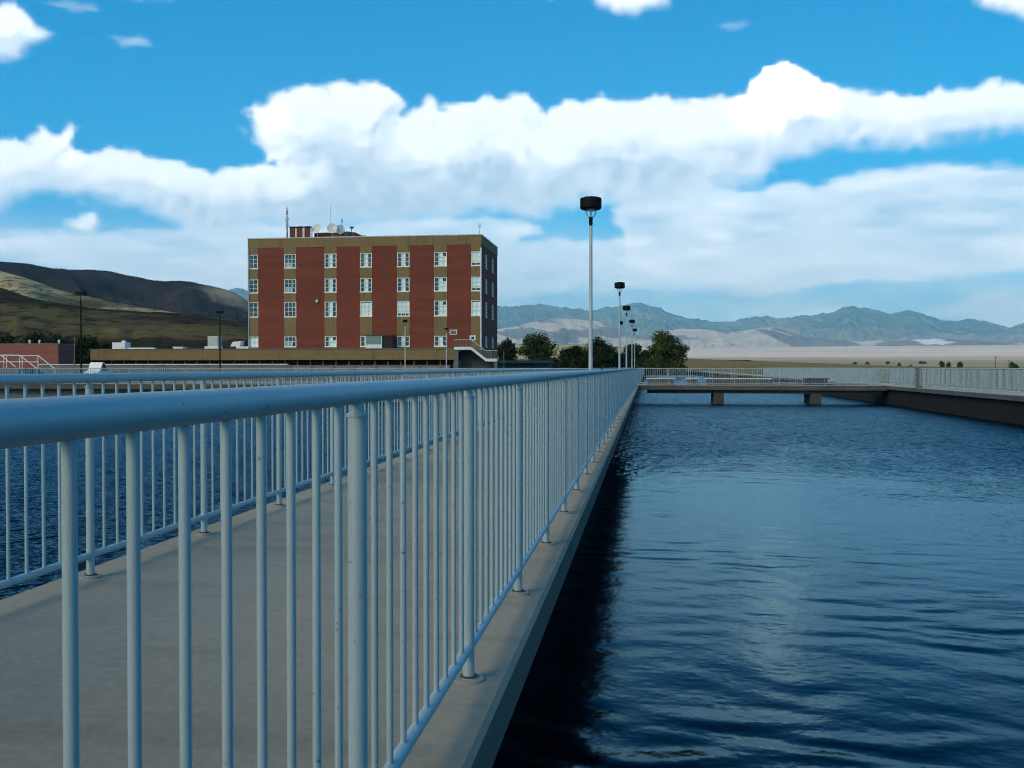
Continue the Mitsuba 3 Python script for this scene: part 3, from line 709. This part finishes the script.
def window(parent, a, b, z0, z1, y=None, x=None, style=0, label=None):
    """A window in the plane y (front) or x (end wall): a white frame with mullions, panes, blinds and the dark room behind."""
    def bx(u0, u1, d0, d1, w0, w1):
        return box(u0, u1, y + d0, y + d1, w0, w1) if y is not None else box(x - d1, x - d0, u0, u1, w0, w1)
    f = 0.13
    m1, m2 = a + (b - a) * 0.34, a + (b - a) * 0.66
    fr = [bx(a, b, 0.0, 0.16, z0, z0 + f), bx(a, b, 0.0, 0.16, z1 - f, z1), bx(a, a + f, 0.0, 0.16, z0 + f, z1 - f), bx(b - f, b, 0.0, 0.16, z0 + f, z1 - f)]
    nrow = 3 if z1 - z0 > 1.8 else 2
    zs = np.linspace(z0 + f, z1 - f, nrow + 1)
    ms = [m1, m2] if b - a > 1.6 else [(a + b) / 2]
    edges = [a + f] + [v for m in ms for v in (m - 0.035, m + 0.035)] + [b - f]
    for m in ms:
        fr.append(bx(m - 0.035, m + 0.035, 0.02, 0.12, z0 + f, z1 - f))
    for zz in zs[1:-1]:
        for e in range(0, len(edges), 2):
            fr.append(bx(edges[e], edges[e + 1], 0.03, 0.11, zz - 0.03, zz + 0.03))
    w = part(parent, 'window', cat(fr), 'window_frame', label=label)
    if y is not None:
        g = trimesh.Trimesh([[a + f, y + 0.07, z0 + f], [b - f, y + 0.07, z0 + f], [b - f, y + 0.07, z1 - f], [a + f, y + 0.07, z1 - f]], [[0, 1, 2], [0, 2, 3]], process=False)
    else:
        g = trimesh.Trimesh([[x - 0.07, a + f, z0 + f], [x - 0.07, b - f, z0 + f], [x - 0.07, b - f, z1 - f], [x - 0.07, a + f, z1 - f]], [[0, 1, 2], [0, 2, 3]], process=False)
    part(w, 'pane', g, 'clear_glass')
    part(w, 'sill', bx(a - 0.04, b + 0.04, -0.1, -0.002, z0 - 0.06, z0 + 0.05), 'window_frame')
    mid = [bx(m1, m2, 0.18, 0.2, z0 + f, z1 - f)] if len(ms) == 2 else []
    if style == 0 and mid:
        part(w, 'curtain', mid[0], 'curtain')
    elif style == 1 and mid:
        part(w, 'curtain', cat(mid + [bx(m2 + 0.02, b - f, 0.18, 0.2, z0 + f, z1 - f - 0.5)]), 'curtain')
    elif style == 2:
        part(w, 'curtain', bx(a + f, b - f, 0.18, 0.2, z0 + 0.45, z1 - f), 'curtain', label='pale blind drawn down')
    elif style == 3:
        part(w, 'curtain', bx(a + f, m2, 0.18, 0.2, z0 + f, z0 + 0.9), 'curtain_grey')
    elif style == 4:
        part(w, 'curtain', bx(a + f, b - f, 0.18, 0.2, z0 + f, z1 - f - 0.12), 'curtain', label='pale blind drawn down')


styles = [[0, 3, 0, 0, 0, 1, 2], [0, 3, 0, 0, 0, 1, 2], [0, 5, 0, 4, 2, 1, 4], [4, 3, 1, 0, 0, 0, 5]]
for j, (a, b) in enumerate(strips):
    yf = BY0 - 0.04
    a2, b2 = a + (0.003 if j == 0 else 0), b - (0.003 if j == 6 else 0)
    zc = GZ
    for i in (3, 2, 1, 0):
        z0, z1 = rows[i]
        part(bb, 'spandrel', box(a2, b2, yf, BY0 + 0.345, zc, z0), 'tan_panel')
        if not (i == 3 and j == 6):
            window(bb, a2, b2, z0, z1, y=BY0 + 0.02, style=styles[i][j])
        else:
            part(bb, 'spandrel', box(a2, b2, yf, BY0 + 0.345, z0, z1), 'tan_panel')
        zc = z1
    part(bb, 'spandrel', box(a2, b2, yf, BY0 + 0.345, zc, PB - 0.002), 'tan_panel')
for (a, b) in zip([s[1] for s in strips[:-1]], [s[0] for s in strips[1:]]):
    part(bb, 'brick_panel', box(a + 0.002, b - 0.002, BY0, BY0 + 0.345, GZ, PB - 0.002), 'red_brick')
side_bays = [(151.2, 152.9), (157.6, 159.3)]
ycur = BY0 + 0.347
for n, (a, b) in enumerate(side_bays + [(BY1, BY1)]):
    part(bb, 'brick_panel', box(BX1 - 0.345, BX1, ycur, a - 0.002, GZ, PB - 0.002), 'red_brick')
    if a < b:
        zc = GZ
        for i in (3, 2, 1, 0):
            part(bb, 'brick_panel', box(BX1 - 0.345, BX1 - 0.02, a, b, zc, rows[i][0]), 'red_brick')
            window(bb, a, b, *rows[i], x=BX1 - 0.03, style=5)
            zc = rows[i][1]
        part(bb, 'brick_panel', box(BX1 - 0.345, BX1 - 0.02, a, b, zc, PB - 0.002), 'red_brick')
    ycur = b + 0.002
part(bb, 'brick_panel', box(BX0, BX0 + 0.345, BY0 + 0.347, BY1, GZ, PB - 0.002), 'red_brick')
part(bb, 'brick_panel', box(BX0 + 0.347, BX1 - 0.347, BY1 - 0.345, BY1, GZ, PB - 0.002), 'red_brick')
part(bb, 'downpipe', bar((BX1 + 0.02, BY0 - 0.13, 3.7), (BX1 + 0.02, BY0 - 0.13, PB - 0.5), 0.12, n=10), 'white_paint', smooth=40)
part(bb, 'downpipe', bar((BX0 + 0.04, BY0 - 0.13, 3.7), (BX0 + 0.04, BY0 - 0.13, PB - 0.1), 0.08, n=10), 'galvanised', smooth=40)
part(bb, 'vent', cat([box(-26.2, -25.3, BY0 - 0.12, BY0 - 0.045, 5.15, 5.9), ]), 'white_paint', label='white framed wall vent over the outside stair')
part(bb, 'vent', box(-25.95, -25.55, BY0 - 0.15, BY0 - 0.122, 5.33, 5.7), 'dark_room', label='dark opening of the wall vent')
part(bb, 'floodlight', lathe([(0.0, 11.45), (0.16, 11.42), (0.22, 11.2), (0.16, 10.98), (0.0, 10.95)], 16, (-49.72, BY0 - 0.24, 0)), 'white_paint', smooth=True)

# on the roof
for i, x in enumerate((-55.05, -53.85, -52.6)):
    c = part(bb, 'chimney', box(x, x + 0.82, 149.6, 150.5, BZ - 0.29, 22.75), 'red_brick')
    part(c, 'cap', box(x - 0.05, x + 0.87, 149.55, 150.55, 22.752, 23.0), 'dark_room')
    part(c, 'flue', bar((x + 1.0, 149.75, BZ - 0.3), (x + 1.0, 149.75, 22.75), 0.17, n=10), 'white_paint', smooth=40)
part(bb, 'penthouse', box(-51.7, -45.2, 151.4, 155.5, BZ - 0.29, 22.2), 'red_brick', label='low brick plant room on the roof')


def dish(x, y, z, r, label, tilt):
    k = thing('satellite_dish', label, 'satellite dish', 'white satellite dishes on the brick building')
    prof = [(0.0, 0.0), (r * 0.4, 0.03 * r), (r * 0.7, 0.10 * r), (r, 0.22 * r), (r * 1.02, 0.25 * r), (r * 0.98, 0.25 * r), (r * 0.7, 0.13 * r), (r * 0.4, 0.06 * r), (0.0, 0.03 * r)]
    m = lathe(prof, 24)
    m.apply_transform(trimesh.transformations.rotation_matrix(math.radians(78), [1, 0, 0]) @ np.eye(4))
    m.apply_transform(trimesh.transformations.rotation_matrix(math.radians(tilt), [0, 0, 1]))
    m.apply_translation((x, y, z))
    part(k, 'reflector', m, 'white_paint', smooth=40)
    part(k, 'mast', bar((x, y + 0.12, BZ - 0.3), (x, y + 0.12, z + 0.1), 0.06, n=10), 'galvanised', smooth=40)
    dx, dy = math.sin(math.radians(tilt)), -math.cos(math.radians(tilt))
    part(k, 'feed', cat([bar((x, y, z - r * 0.85), (x + dx * r * 0.9, y + dy * r * 0.9, z + 0.1), 0.025, n=6), bar((x + dx * r * 0.9, y + dy * r * 0.9, z + 0.02), (x + dx * r * 0.9, y + dy * r * 0.9, z + 0.2), 0.06, n=8)]), 'galvanised')


dish(-50.75, 150, 22.6, 0.74, 'white satellite dish beside the chimneys, left one of three', -12)
dish(-48.35, 150, 22.6, 0.78, 'white satellite dish on the roof, middle one of three', 10)
dish(-47.3, 150.6, 22.5, 0.72, 'white satellite dish on the roof, right one of three', 30)


def antenna(label, x, y, z1, rungs, r=0.045, z0=None):
    k = thing('antenna', label, 'antenna')
    part(k, 'mast', bar((x, y, BZ - 0.3 if z0 is None else z0), (x, y, z1), r, r * 0.5, n=8), 'timber_dark')
    el = []
    for z, w in rungs:
        el += [bar((x - w, y, z), (x + w, y, z), 0.028, n=6), bar((x, y - w, z), (x, y + w, z), 0.028, n=6), bar((x - w, y, z), (x - w, y, z + 0.5), 0.03, n=6), bar((x + w, y, z), (x + w, y, z + 0.5), 0.03, n=6)]
    if el:
        part(k, 'crossbars', cat(el), 'timber_dark')


antenna('tall dark antenna mast left of the chimneys', -55.6, 150, 26.1, [(25.0, 0.14), (23.9, 0.2), (23.0, 0.18)], 0.13)
antenna('very thin whip antenna behind the dishes', -49.9, 154, 26.9, [], 0.035)
antenna('short antenna mast right of the dishes', -46.9, 150.4, 24.2, [(23.6, 0.12)], 0.05)
antenna('small hooked antenna at the right roof corner', -24.9, 148, 22.4, [(22.2, 0.18)], 0.04)
k = thing('roof_equipment', 'dark cluster of rooftop equipment right of the dishes', 'roof equipment')
part(k, 'cabinet', box(-46.3, -45.5, 149.5, 150.4, BZ - 0.29, 22.05), 'timber_dark')
part(k, 'duct', cat([box(-45.45, -43.0, 149.7, 150.3, BZ + 0.1, BZ + 0.62), box(-43.8, -43.4, 149.8, 150.2, BZ - 0.29, BZ + 0.098)]), 'timber_dark')
part(k, 'horn', cat([bar((-45.2, 149.6, BZ + 0.6), (-45.0, 149.3, 22.6), 0.06, n=8), lathe([(0.0, 0.0), (0.3, 0.15), (0.34, 0.3), (0.0, 0.22)], 14, (-45.0, 149.3, 22.4))]), 'timber_dark')

# ------------------------------------------------------------------ low tan wing
AX0, AX1 = -79.1, -26.1
lw = thing('low_wing', 'long single storey wing with a tan fascia in front of the brick block', 'building')
part(lw, 'wall', box(AX0 + 1.2, AX1, 137.6, BY0 - 0.18, GZ, 2.15), 'timber_dark', label='dark recessed wall under the fascia')
part(lw, 'fascia', box(AX0, AX1 + 0.4, 134.0, 134.35, 2.15, 3.62), 'tan_panel')
part(lw, 'fascia', box(AX0, AX0 + 0.35, 134.352, BY0 - 0.2, 2.15, 3.62), 'tan_panel')
part(lw, 'coping', box(AX0 - 0.08, AX1 + 0.45, 133.92, 134.43, 3.622, 3.76), 'pale_concrete')
part(lw, 'roof', box(AX0 + 0.352, AX1 + 0.4, 134.352, BY0 - 0.2, 3.3, 3.58), 'roof_gravel')
part(lw, 'soffit', box(AX0 + 0.36, AX1, 134.36, 137.59, 2.2, 2.3), 'timber_dark')
for x in np.arange(AX0 + 1.0, AX1, 1.85):
    part(lw, 'column', box(x, x + 0.16, 134.5, 134.66, GZ, 2.198), 'tan_panel')
k = thing('boundary_wall', 'low pinkish masonry wall in front of the low wing', 'wall')
part(k, 'wall', box(-52.0, -26.2, 131.6, 131.85, GZ, 1.32), 'pink_wall')
part(k, 'coping', box(-52.05, -26.15, 131.53, 131.92, 1.322, 1.45), 'pale_concrete')
for x in np.arange(-51.5, -26.5, 3.0):
    part(k, 'pier', box(x, x + 0.3, 131.5, 131.597, GZ, 1.318), 'pale_concrete')
k = thing('boundary_wall', 'low pale parapet wall left of the pinkish wall', 'wall')
part(k, 'wall', box(-78, -44.5, 120.0, 120.25, GZ, 1.45), 'pale_concrete')
part(k, 'coping', box(-78.05, -44.45, 119.93, 120.32, 1.452, 1.56), 'white_paint')
k = thing('rooftop_unit', 'white air handling unit at the left end of the low wing roof', 'rooftop unit')
part(k, 'casing', cat([box(-76.9, -74.9, 136, 137.6, 3.6, 4.75), box(-75.7, -75.2, 136.5, 137, 4.75, 5.0)]), 'white_paint')
part(k, 'duct', box(-74.88, -70.6, 136.3, 137.1, 3.6, 3.98), 'white_paint')
k = thing('rooftop_unit', 'flat white roof hatch on the low wing left of the blue grey unit', 'rooftop unit')
part(k, 'casing', box(-67.5, -66.1, 136, 137.2, 3.59, 3.95), 'white_paint')
part(k, 'lid', slab(-67.6, -66.0, 135.9, 137.3, 4.08, 0.12, 'x', 0.03), 'white_paint')
k = thing('rooftop_unit', 'tall pale blue grey unit on the low wing roof behind a black lamp', 'rooftop unit')
part(k, 'casing', box(-62.3, -60.8, 136, 137.4, 4.15, 5.6), 'bench_slab')
part(k, 'louvre', cat([box(-62.2, -60.9, 135.96, 135.998, z, z + 0.05) for z in np.arange(4.3, 5.5, 0.16)]), 'galvanised')
part(k, 'base', box(-62.75, -60.7, 135.9, 137.5, 3.59, 4.148), 'white_paint')
k = thing('rooftop_unit', 'small tilted white unit at the foot of the brick block', 'rooftop unit')
part(k, 'casing', prism([(-58.9, 4.1), (-57.5, 4.1), (-57.3, 4.9), (-58.6, 4.75)], 'y', 136, 137.2), 'white_paint')
part(k, 'base', box(-58.0, -56.2, 135.9, 137.3, 3.59, 4.098), 'white_paint')
k = thing('roof_shelter', 'green glazed shelter with a white base on the low wing roof', 'shelter')
part(k, 'base_panel', box(-41.6, -39.3, 145.3, 145.5, 3.59, 4.55), 'white_paint')
part(k, 'glazing', box(-41.6, -39.3, 145.33, 145.45, 4.552, 5.85), 'green_glass')
part(k, 'doorway', box(-39.298, -37.6, 145.5, 145.7, 3.59, 5.6), 'dark_room')
part(k, 'roof', slab(-41.75, -37.5, 145.2, BY0 - 0.2, 5.97, 0.11, 'x'), 'timber_dark')
part(k, 'post', cat([box(x, x + 0.1, 145.28, 145.48, 3.59, 5.852) for x in (-41.72, -39.297)]), 'white_paint')

# outside stair at the right end of the wing
st = thing('outside_stair', 'pale grey outside stair descending to the right at the end of the low wing', 'stair')
part(st, 'landing', box(-25.9, -23.57, 133.2, 135.2, 3.55, 3.83), 'pale_concrete')
flight = []
n_st = 10
for i in range(n_st):
    x = -23.568 + i * 0.205
    z = 3.83 - (i + 1) * 0.157
    flight.append(box(x, x + 0.203, 133.3, 135.1, z - 0.3, z))
part(st, 'stair_flight', cat(flight), 'pale_concrete')
part(st, 'landing', box(-21.5, -20.0, 133.2, 135.2, 2.0, 2.26), 'pale_concrete')
part(st, 'landing_wall', box(-25.9, -23.57, 133.1, 133.198, 3.5, 3.9), 'white_paint')
part(st, 'stringer', prism([(-23.57, 3.5), (-21.5, 1.92), (-20.0, 1.92), (-20.0, 2.3), (-21.45, 2.3), (-23.52, 3.9)], 'y', 133.1, 133.196), 'white_paint')
part(st, 'handrail', cat([bar((-25.9, 133.15, 4.85), (-23.57, 133.15, 4.85), 0.045, n=8), bar((-23.57, 133.15, 4.85), (-21.5, 133.15, 3.36), 0.045, n=8), bar((-21.5, 133.15, 3.36), (-20.0, 133.15, 3.36), 0.045, n=8)]), 'bench_slab')
for i, x in enumerate(np.arange(-25.8, -20.0, 0.21)):
    zb = 3.9 if x < -23.57 else (3.9 - (x + 23.57) * 0.77 if x < -21.5 else 2.3)
    part(st, 'baluster', bar((x, 133.15, zb - 0.05), (x, 133.15, zb + 0.95), 0.05, n=6), 'pale_concrete')
part(st, 'column', box(-25.9, -25.35, 133.25, 133.8, GZ, 3.548), 'pale_concrete')
part(st, 'column', box(-20.4, -20.02, 133.25, 133.65, GZ, 3.42), 'pale_concrete')
part(st, 'back_wall', box(-25.4, -21.0, 135.22, 135.5, GZ, 3.5), 'wall_concrete')
part(st, 'door', box(-25.25, -24.2, 135.12, 135.215, GZ, 2.1), 'dark_door', label='dark green door under the stair')
k = thing('pole', 'thin pale pole right of the outside stair', 'pole')
put(k, cat([bar((-19.2, 134, GZ), (-19.2, 134, 3.2), 0.07, 0.05, n=10), lathe([(0.0, 3.27), (0.08, 3.24), (0.08, 3.18), (0.05, 3.17)], 10, (-19.2, 134, 0))]), 'pale_concrete')
k = thing('shed', 'long low dark shed right of the outside stair', 'shed')
part(k, 'wall', box(-25.2, -16.5, 170, 176, GZ, 1.75), 'timber_dark')
part(k, 'roof', prism([(169.5, 1.75), (176.5, 1.75), (176.5, 1.95), (173, 2.35), (169.5, 1.95)], 'x', -25.6, -16.2), 'bark')
part(k, 'gutter', bar((-25.6, 169.45, 1.92), (-16.2, 169.45, 1.92), 0.06, n=8), 'pale_concrete')

# ------------------------------------------------------------------ low red building on the left
rb = thing('red_building', 'low flat roofed pinkish red brick building at the left', 'building')
part(rb, 'wall', box(-99, -78.4, 125, 129, GZ, 4.2), 'pink_brick')
part(rb, 'coping', box(-99.08, -78.32, 124.92, 129.08, 4.202, 4.34), 'pink_wall')
for x in (-83.2, -81.75, -78.9):
    v = part(rb, 'roof_vent', bar((x, 126, 4.341), (x, 126, 4.62), 0.11, n=10), 'white_paint', smooth=40)
    part(v, 'cowl', lathe([(0.0, 0.28), (0.14, 0.2), (0.2, 0.05), (0.15, 0.0)], 14, (x, 126, 4.6)), 'white_paint', smooth=True)

# raised platform with white pipe rails, far left
k = thing('raised_platform', 'raised concrete platform with white pipe handrails and steps at the far left', 'platform')
part(k, 'platform', slab(-64, -53.3, 79.2, 82.0, 1.05, 1.3, 'x', 0.02), 'pale_concrete')
for i in range(7):
    part(k, 'step', box(-53.298 + i * 0.24, -53.062 + i * 0.24, 79.3, 81.9, GZ, 0.88 - i * 0.16), 'pale_concrete')
pr = []
for y in (79.3, 81.9):
    pr += [bar((-64, y, 2.16), (-53.3, y, 2.16), 0.04, n=8), bar((-64, y, 1.6), (-53.3, y, 1.6), 0.03, n=8), bar((-53.3, y, 2.16), (-51.7, y, 1.0), 0.045, n=8)]
    pr += [bar((x, y, 1.05), (x, y, 2.16), 0.035, n=8) for x in np.arange(-63.8, -53.2, 1.5)] + [bar((-51.7, y, -0.2), (-51.7, y, 1.0), 0.04, n=8), bar((-53.3, y, 1.05), (-53.3, y, 2.16), 0.04, n=8)]
part(k, 'handrail', cat(pr), 'white_paint', smooth=40)
part(k, 'handrail', cat([bar((-54.9, 79.22, 2.1), (-53.6, 79.18, 1.15), 0.045, n=8)]), 'white_paint', smooth=40)

# ------------------------------------------------------------------ parked car


def car(x, y, label, length=4.5, h=1.45, body='car_white', rz=0.0):
    k = thing('parked_car', label, 'car')
    w = 0.88
    R = np.array([[math.cos(rz), -math.sin(rz)], [math.sin(rz), math.cos(rz)]])

    def place(m):
        v = m.vertices.copy()
        q = v[:, :2] @ R.T
        m.vertices = np.column_stack([q[:, 0] + x, q[:, 1] + y, v[:, 2] + GZ + 0.012])
        return m
    L = length / 2
    prof = [(-L, 0.35), (-L, 0.72), (-L + 0.1, 0.86), (-L + 0.9, 0.93), (L - 1.15, 0.95), (L - 0.15, 0.84), (L, 0.66), (L, 0.33), (L - 0.2, 0.22), (-L + 0.2, 0.22)]
    cab = [(-L + 0.55, 0.92), (-L + 1.15, h - 0.04), (-L + 1.6, h), (L - 2.1, h), (L - 1.75, h - 0.06), (L - 0.95, 0.93)]
    part(k, 'body', place(cat([prism(prof, 'y', -w, w), prism(cab, 'y', -w + 0.12, w - 0.12)])), body)
    gl = [(-L + 0.8, 0.97), (-L + 1.22, h - 0.12), (L - 2.0, h - 0.12), (L - 1.15, 0.97)]
    for s in (-1, 1):
        y0 = s * (w - 0.115)
        part(k, 'window', place(prism(gl, 'y', min(y0, y0 + s * 0.01), max(y0, y0 + s * 0.01))), 'car_glass')
    for sx in (-1, 1):
        for sy in (-1, 1):
            cx = sx * (L - 0.85)
            wk = part(k, 'wheel', place(bar((cx, sy * (w - 0.2), 0.32), (cx, sy * (w + 0.01), 0.32), 0.32, n=24)), 'tyre', smooth=40)
            part(wk, 'rim', place(bar((cx, sy * (w + 0.012), 0.32), (cx, sy * (w + 0.02), 0.32), 0.2, n=16)), 'galvanised')
        part(k, 'headlight' if sx > 0 else 'tail_light', place(cat([box(sx * L - 0.03, sx * L + 0.012, s * 0.6 - 0.16, s * 0.6 + 0.16, 0.62, 0.76) for s in (-1, 1)])), 'white_paint' if sx > 0 else 'pink_brick')


car(-62.1, 107, 'white van seen end on, parked near the left end of the low wing', 3.4, 1.95, rz=math.radians(90))

# ------------------------------------------------------------------ trees and shrubs


def leaves(centres, radii, n, size, rng):
    """Leaf-clump faces spread through the shells of a crown's boughs."""
    which = rng.choice(len(centres), n, p=radii ** 2 / (radii ** 2).sum())
    d = rng.normal(size=(n, 3))
    d /= np.linalg.norm(d, axis=1, keepdims=True)
    rr = radii[which] * (0.35 + 0.85 * rng.random(n) ** 0.8)
    p = centres[which] + d * rr[:, None] * np.array([1, 1, 0.85])
    nrm = d + rng.normal(size=(n, 3)) * 0.55
    nrm /= np.linalg.norm(nrm, axis=1, keepdims=True)
    a = np.cross(nrm, rng.normal(size=(n, 3)))
    a /= np.linalg.norm(a, axis=1, keepdims=True)
    b = np.cross(nrm, a)
    s = size * (0.55 + 0.9 * rng.random(n))[:, None]
    v = np.stack([p - a * s, p + b * s * 0.55 + nrm * s * 0.15, p + a * s, p - b * s * 0.55 + nrm * s * 0.1], 1).reshape(-1, 3)
    i = np.arange(n)[:, None] * 4
    return trimesh.Trimesh(v, np.vstack([i + [0, 1, 2], i + [0, 2, 3]]), process=False)


def tree(x, y, width, top, label, m='leaf_dark', n=5000, seed=1, z0=GZ, group=None, name='tree', cat_='tree', low=0.07, size=0.24):
    rng = np.random.default_rng(seed)
    k = thing(name, label, cat_, group)
    h = top - z0
    R = width / 2
    cs, rs = [], []
    for i in range(46):
        t = rng.random()
        zz = z0 + h * (low + (0.90 - low) * t)
        spread = R * 0.86 * math.sin(math.pi * min(1, 0.30 + 0.66 * t)) ** 0.6
        ang = rng.random() * 2 * math.pi
        q = spread * rng.random() ** 0.45
        cs.append((x + q * math.cos(ang), y + q * math.sin(ang) * 0.8, zz))
        rs.append((0.09 + 0.13 * rng.random() ** 1.5) * h)
    for dz, w in ((0.35, 0.26), (0.55, 0.24), (0.72, 0.18)):
        cs.append((x + 0.1 * R * rng.normal(), y, z0 + h * dz))
        rs.append(h * w)
    cs, rs = np.array(cs), np.array(rs)
    part(k, 'crown', leaves(cs, rs, n, size, rng), m)
    tr = [bar((x, y, z0 - 0.1), (x + 0.1 * rng.normal(), y, z0 + h * 0.45), 0.035 * h, 0.02 * h, n=10)]
    for c in cs[rng.permutation(len(cs))[:9]]:
        tr.append(bar((x, y, z0 + h * (0.12 + 0.25 * rng.random())), c, 0.014 * h, 0.004 * h, n=6))
    part(k, 'trunk', cat(tr), 'bark')
    return k


tree(-26.6, 190, 4.2, 6.6, 'dark tree just right of the tall brick building', 'leaf_deep', 4500, 11)
tree(-23.7, 215, 9.2, 8.7, 'broad dark green tree right of the outside stair', 'leaf_dark', 8000, 12)
tree(-15.0, 205, 7.9, 5.6, 'lowest dark bushy tree left of the nearest lamp', 'leaf_deep', 6000, 13)
tree(-10.8, 230, 10.4, 8.0, 'large dark tree directly behind the nearest lamp', 'leaf_deep', 9000, 14)
tree(-4.1, 260, 8.6, 7.2, 'dark tree behind the row of distant lamps', 'leaf_deep', 7000, 15)
tree(3.9, 235, 11.6, 9.0, 'greener rounded tree at the right end of the tree group', 'leaf_green', 11000, 16)
tree(-84.2, 137, 4.0, 5.3, 'almost black tree beside the low red building, left one of the three', 'leaf_deep', 4000, 17, low=0.02)
tree(-81.9, 138, 4.4, 5.6, 'almost black tree beside the low red building, middle one of the three', 'leaf_deep', 4500, 18, low=0.02)
tree(-79.6, 138.5, 3.8, 5.0, 'almost black tree beside the low red building, right one of the three', 'leaf_deep', 4000, 19, low=0.02)
tree(-117.3, 170, 4.5, 7.6, 'dark tree behind the left end of the low red building', 'leaf_deep', 3500, 20)
tree(-111.5, 170, 4.2, 7.3, 'dark tree behind the middle of the low red building', 'leaf_deep', 3500, 21)
tree(-104.0, 165, 4.0, 7.2, 'dark tree behind the right end of the low red building', 'leaf_deep', 3500, 22)

for x, y, w, t, lab in ((-19.5, 212, 4.5, 3.4, 'low dark shrub left of the lowest tree behind the shed'), (-6.8, 236, 6.5, 4.6, 'low dark shrub between the two large trees behind the lamps'), (-0.2, 246, 5.0, 5.2, 'dark shrub against the left side of the greener rounded tree')):
    tree(x, y, w, t, lab, 'leaf_deep', 3500, int(1000 + y), name='shrub', cat_='shrub', low=0.02)

# far right: scattered small trees and utility poles on the plain
srng = np.random.default_rng(4)
spots = [(251, 900, 4.4, 5.2), (258, 905, 3.2, 4.6), (240, 1000, 3.2, 3.6), (177, 600, 2.6, 4.3), (206, 602, 3.0, 4.2), (221, 640, 4.2, 2.8), (160, 640, 2.4, 2.2)] + [(300 + 31 * i + srng.normal() * 12, 1480 + srng.normal() * 60, 4 + 4 * srng.random(), 3.0 + 1.8 * srng.random()) for i in range(5)]
spots.sort(key=lambda q: q[0] / q[1])
ORD = ['first', 'second', 'third', 'fourth', 'fifth', 'sixth', 'seventh', 'eighth', 'ninth', 'tenth', 'eleventh', 'twelfth', 'thirteenth', 'fourteenth', 'fifteenth', 'sixteenth']
for i, (x, y, w, hh) in enumerate(spots):
    zg = float(plain_height(np.array(x), np.array(y)))
    tree(x, y, w, zg + hh, f'small far dark tree on the plain at right, {ORD[i]} from the left', 'leaf_dark', 500, 100 + i, z0=zg - 0.2, group='small far trees on the plain', size=0.6)
for x, y, hh, lab in ((196.3, 600, 7.6, 'left utility pole with a crossarm out on the plain at right'), (205.6, 606, 5.6, 'right utility pole with a crossarm out on the plain at right')):
    k = thing('utility_pole', lab, 'utility pole')
    part(k, 'pole', bar((x, y, GZ), (x, y, hh), 0.17, 0.13, n=10), 'bark')
    part(k, 'crossarm', box(x - 1.1, x + 1.1, y - 0.08, y + 0.08, hh - 0.9, hh - 0.7), 'bark')
